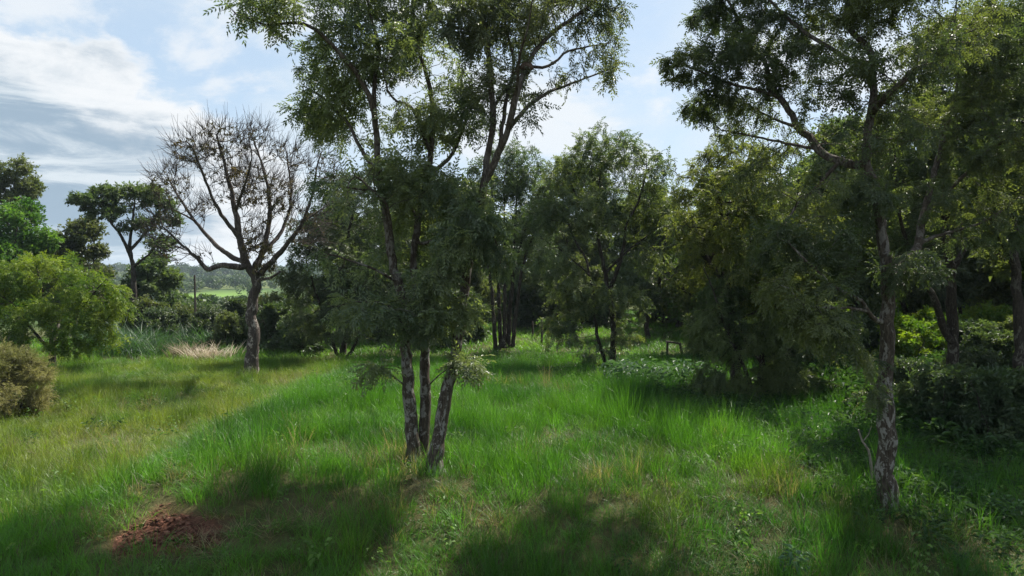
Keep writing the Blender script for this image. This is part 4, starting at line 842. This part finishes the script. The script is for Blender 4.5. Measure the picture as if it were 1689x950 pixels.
# broken wooden frame in the clearing
b = hit(1100, 586); k = b[1] / F
r = empty('wooden_frame', b, 'broken wooden frame of two posts and a bar in the sunny clearing', 'frame')
stick('post', [(0, 0, -.2), (.02, 0, 10 * k), (.03, 0, 20 * k + .12)], .075, .06, WOODM, r); stick('post', [(29 * k, .3, -.2), (25 * k, .2, 9 * k), (22 * k, .1, 19 * k)], .075, .06, WOODM, r)
stick('crossbar', [(-.06, 0, 19.5 * k + .10), (12 * k, .05, 19 * k + .06), (24.5 * k, .1, 18 * k)], .06, .05, WOODM, r)
for (px, py, h_, lab) in [(878, 558, 1.1, 'short dark fence post in the clearing left of the domed tree'), (893, 572, 1.7, 'slim grey fence post in the clearing beside the domed tree')]:
    b = hit(px, py); r = empty('fence_post', b, lab, 'post', 'fence posts in the clearing'); stick('post', [(0, 0, -.2), (.03, 0, h_ * .5), (0, 0, h_)], .07, .06, WOODM, r); stick('top', [(0, 0, h_), (0, 0, h_ + .05)], .055, .03, WOODM, r)
# dead crooked sapling by the right trunk
b = hit(1436, 805); k = b[1] / F
r = empty('dead_sapling', b, 'crooked dead sapling leaning just left of the right-hand trunk', 'sapling')
stick('stem', [(0, 0, -.1), (2 * k, .02, 30 * k), (-3 * k, .03, 62 * k), (-12 * k, .05, 76 * k), (-19 * k, .05, 96 * k)], .035, .014, PALEWOOD, r)
stick('twig', [(-12 * k, .05, 76 * k), (-4 * k, 0, 90 * k), (-2 * k, -.05, 104 * k)], .012, .005, PALEWOOD, r, 5)
# clay nest high in the leaning tree
b0, D2 = A2; c0 = P(868, 112, D2 + .55); V = []; rg = np.random.default_rng(3); nu, nv = 16, 10
for i in range(nv + 1):
    for j in range(nu):
        th, ph = math.pi * i / nv, 2 * math.pi * j / nu; rr = .125 * (1 + .14 * math.sin(3 * ph + 2 * th) + .1 * rg.normal())
        V.append((rr * math.sin(th) * math.cos(ph) * 1.1, rr * math.sin(th) * math.sin(ph), rr * math.cos(th) * .85))
Fq = [(i * nu + j, i * nu + (j + 1) % nu, (i + 1) * nu + (j + 1) % nu, (i + 1) * nu + j) for i in range(nv) for j in range(nu)]
o = link('nest', mesh_np('nest', np.array(V), None, np.array(Fq), NESTM, True)); o.location = [float(v) for v in c0]; tag(o, 'dark brown lumpy nest in a fork of the leaning tree', 'nest')

def clump(name, label, cat, px, py, temps_fn, colour, count, rad, sc_, seed):
    """a plant of blades or leaves as one thing with a real mesh"""
    b = hit(px, py); rng = np.random.default_rng(seed); V, T, A, off = [], [], [], 0
    for k in range(count):
        tt = temps_fn[k % len(temps_fn)]; me = tt.data; nv = len(me.vertices); co = np.zeros(nv * 3); me.vertices.foreach_get('co', co); co = co.reshape(-1, 3)
        fi = np.zeros(len(me.loops), int); me.loops.foreach_get('vertex_index', fi); sh = np.zeros(nv); me.attributes['shade'].data.foreach_get('value', sh)
        a = rng.uniform(0, 6.28); R_ = np.array([[math.cos(a), -math.sin(a), 0], [math.sin(a), math.cos(a), 0], [0, 0, 1]]); rr = rad * math.sqrt(rng.random()); a2 = rng.uniform(0, 6.28)
        dx, dy = rr * math.cos(a2), rr * math.sin(a2)
        V.append(co @ R_.T * sc_ * rng.uniform(.75, 1.2) + np.array([dx, dy, gz(b[0] + dx, b[1] + dy) - b[2]])); T.append(fi.reshape(-1, 3) + off); A.append(sh); off += nv
    o = link(name, mesh_np(name, np.vstack(V), np.vstack(T), None, colour, False, {'tint': ('FLOAT', np.concatenate(A))})); o.location = [float(v) for v in b]
    return tag(o, label, cat)
STRAW = leaf_mat('straw', (.34, .31, .21), (.56, .53, .42), .3, .6, .2, (1.05, 1.05, .95)); BLADE = leaf_mat('fresh_blade', (.06, .14, .03), (.12, .22, .05), .42, .42, .4); HERBL = leaf_mat('blue_herb', (.03, .075, .04), (.06, .12, .07), .32, .45, .4)
RUSH = leaf_mat('dull_straw', (.14, .125, .08), (.25, .22, .15), .3, .6, .2, (1.05, 1.05, .95))
clump('straw_clump', 'pale bleached clump of dead grass at the edge of the reeds', 'dead grass', 350, 592, TF, STRAW, 16, .75, 2.3, 1)
clump('rush_clump', 'dull brown clump of withered grass beside the pale bleached clump', 'dead grass', 322, 588, TF, RUSH, 16, .9, 2.6, 2)
clump('grass_clump', 'tall arching grass clump right of the big right trunk', 'grass clump', 1545, 880, TG, BLADE, 7, .22, 1.5, 3)
clump('broadleaf_plant', 'blue-green broad-leaved plant in the bottom foreground grass', 'plant', 1305, 945, TH, HERBL, 3, .10, 1.2, 4)
clump('leafy_weed', 'leafy green weed right beside the foot of the big right trunk', 'plant', 1500, 815, TH, LEAF_HERB, 7, .3, 1.05, 5)
clump('shaded_weed', 'broad-leaved weed in the shade near the right bottom corner', 'plant', 1640, 850, TH, LEAF_HERB, 6, .3, 1.0, 6)
clump('meadow_herb', 'dark herb patch at the foot of the domed tree', 'herbs', 1085, 628, TH, HERBL, 40, 2.0, 2.0, 7)

# ------------------------------------------------------------------ haze over the valley
m = bpy.data.materials.new('valley_air'); m.use_nodes = True; m.node_tree.nodes.clear(); t = NT(m.node_tree)
v = t.new('ShaderNodeVolumePrincipled'); v.inputs['Color'].default_value = (.70, .84, 1.0, 1); v.inputs['Density'].default_value = .00016
o = t.new('ShaderNodeOutputMaterial'); t.l.new(v.outputs[0], o.inputs['Volume'])
hx, z0, z1 = 5900.0, -30.0, 45.0
hz = link('haze', mesh_np('haze', [(a * hx, b * hx, c) for c in (z0, z1) for b in (-1, 1) for a in (-1, 1)], None, [(0, 2, 3, 1), (4, 5, 7, 6), (0, 1, 5, 4), (2, 6, 7, 3), (0, 4, 6, 2), (1, 3, 7, 5)], m), None, 'stuff')
tag(hz, 'thin bluish haze over the far valley', 'haze')
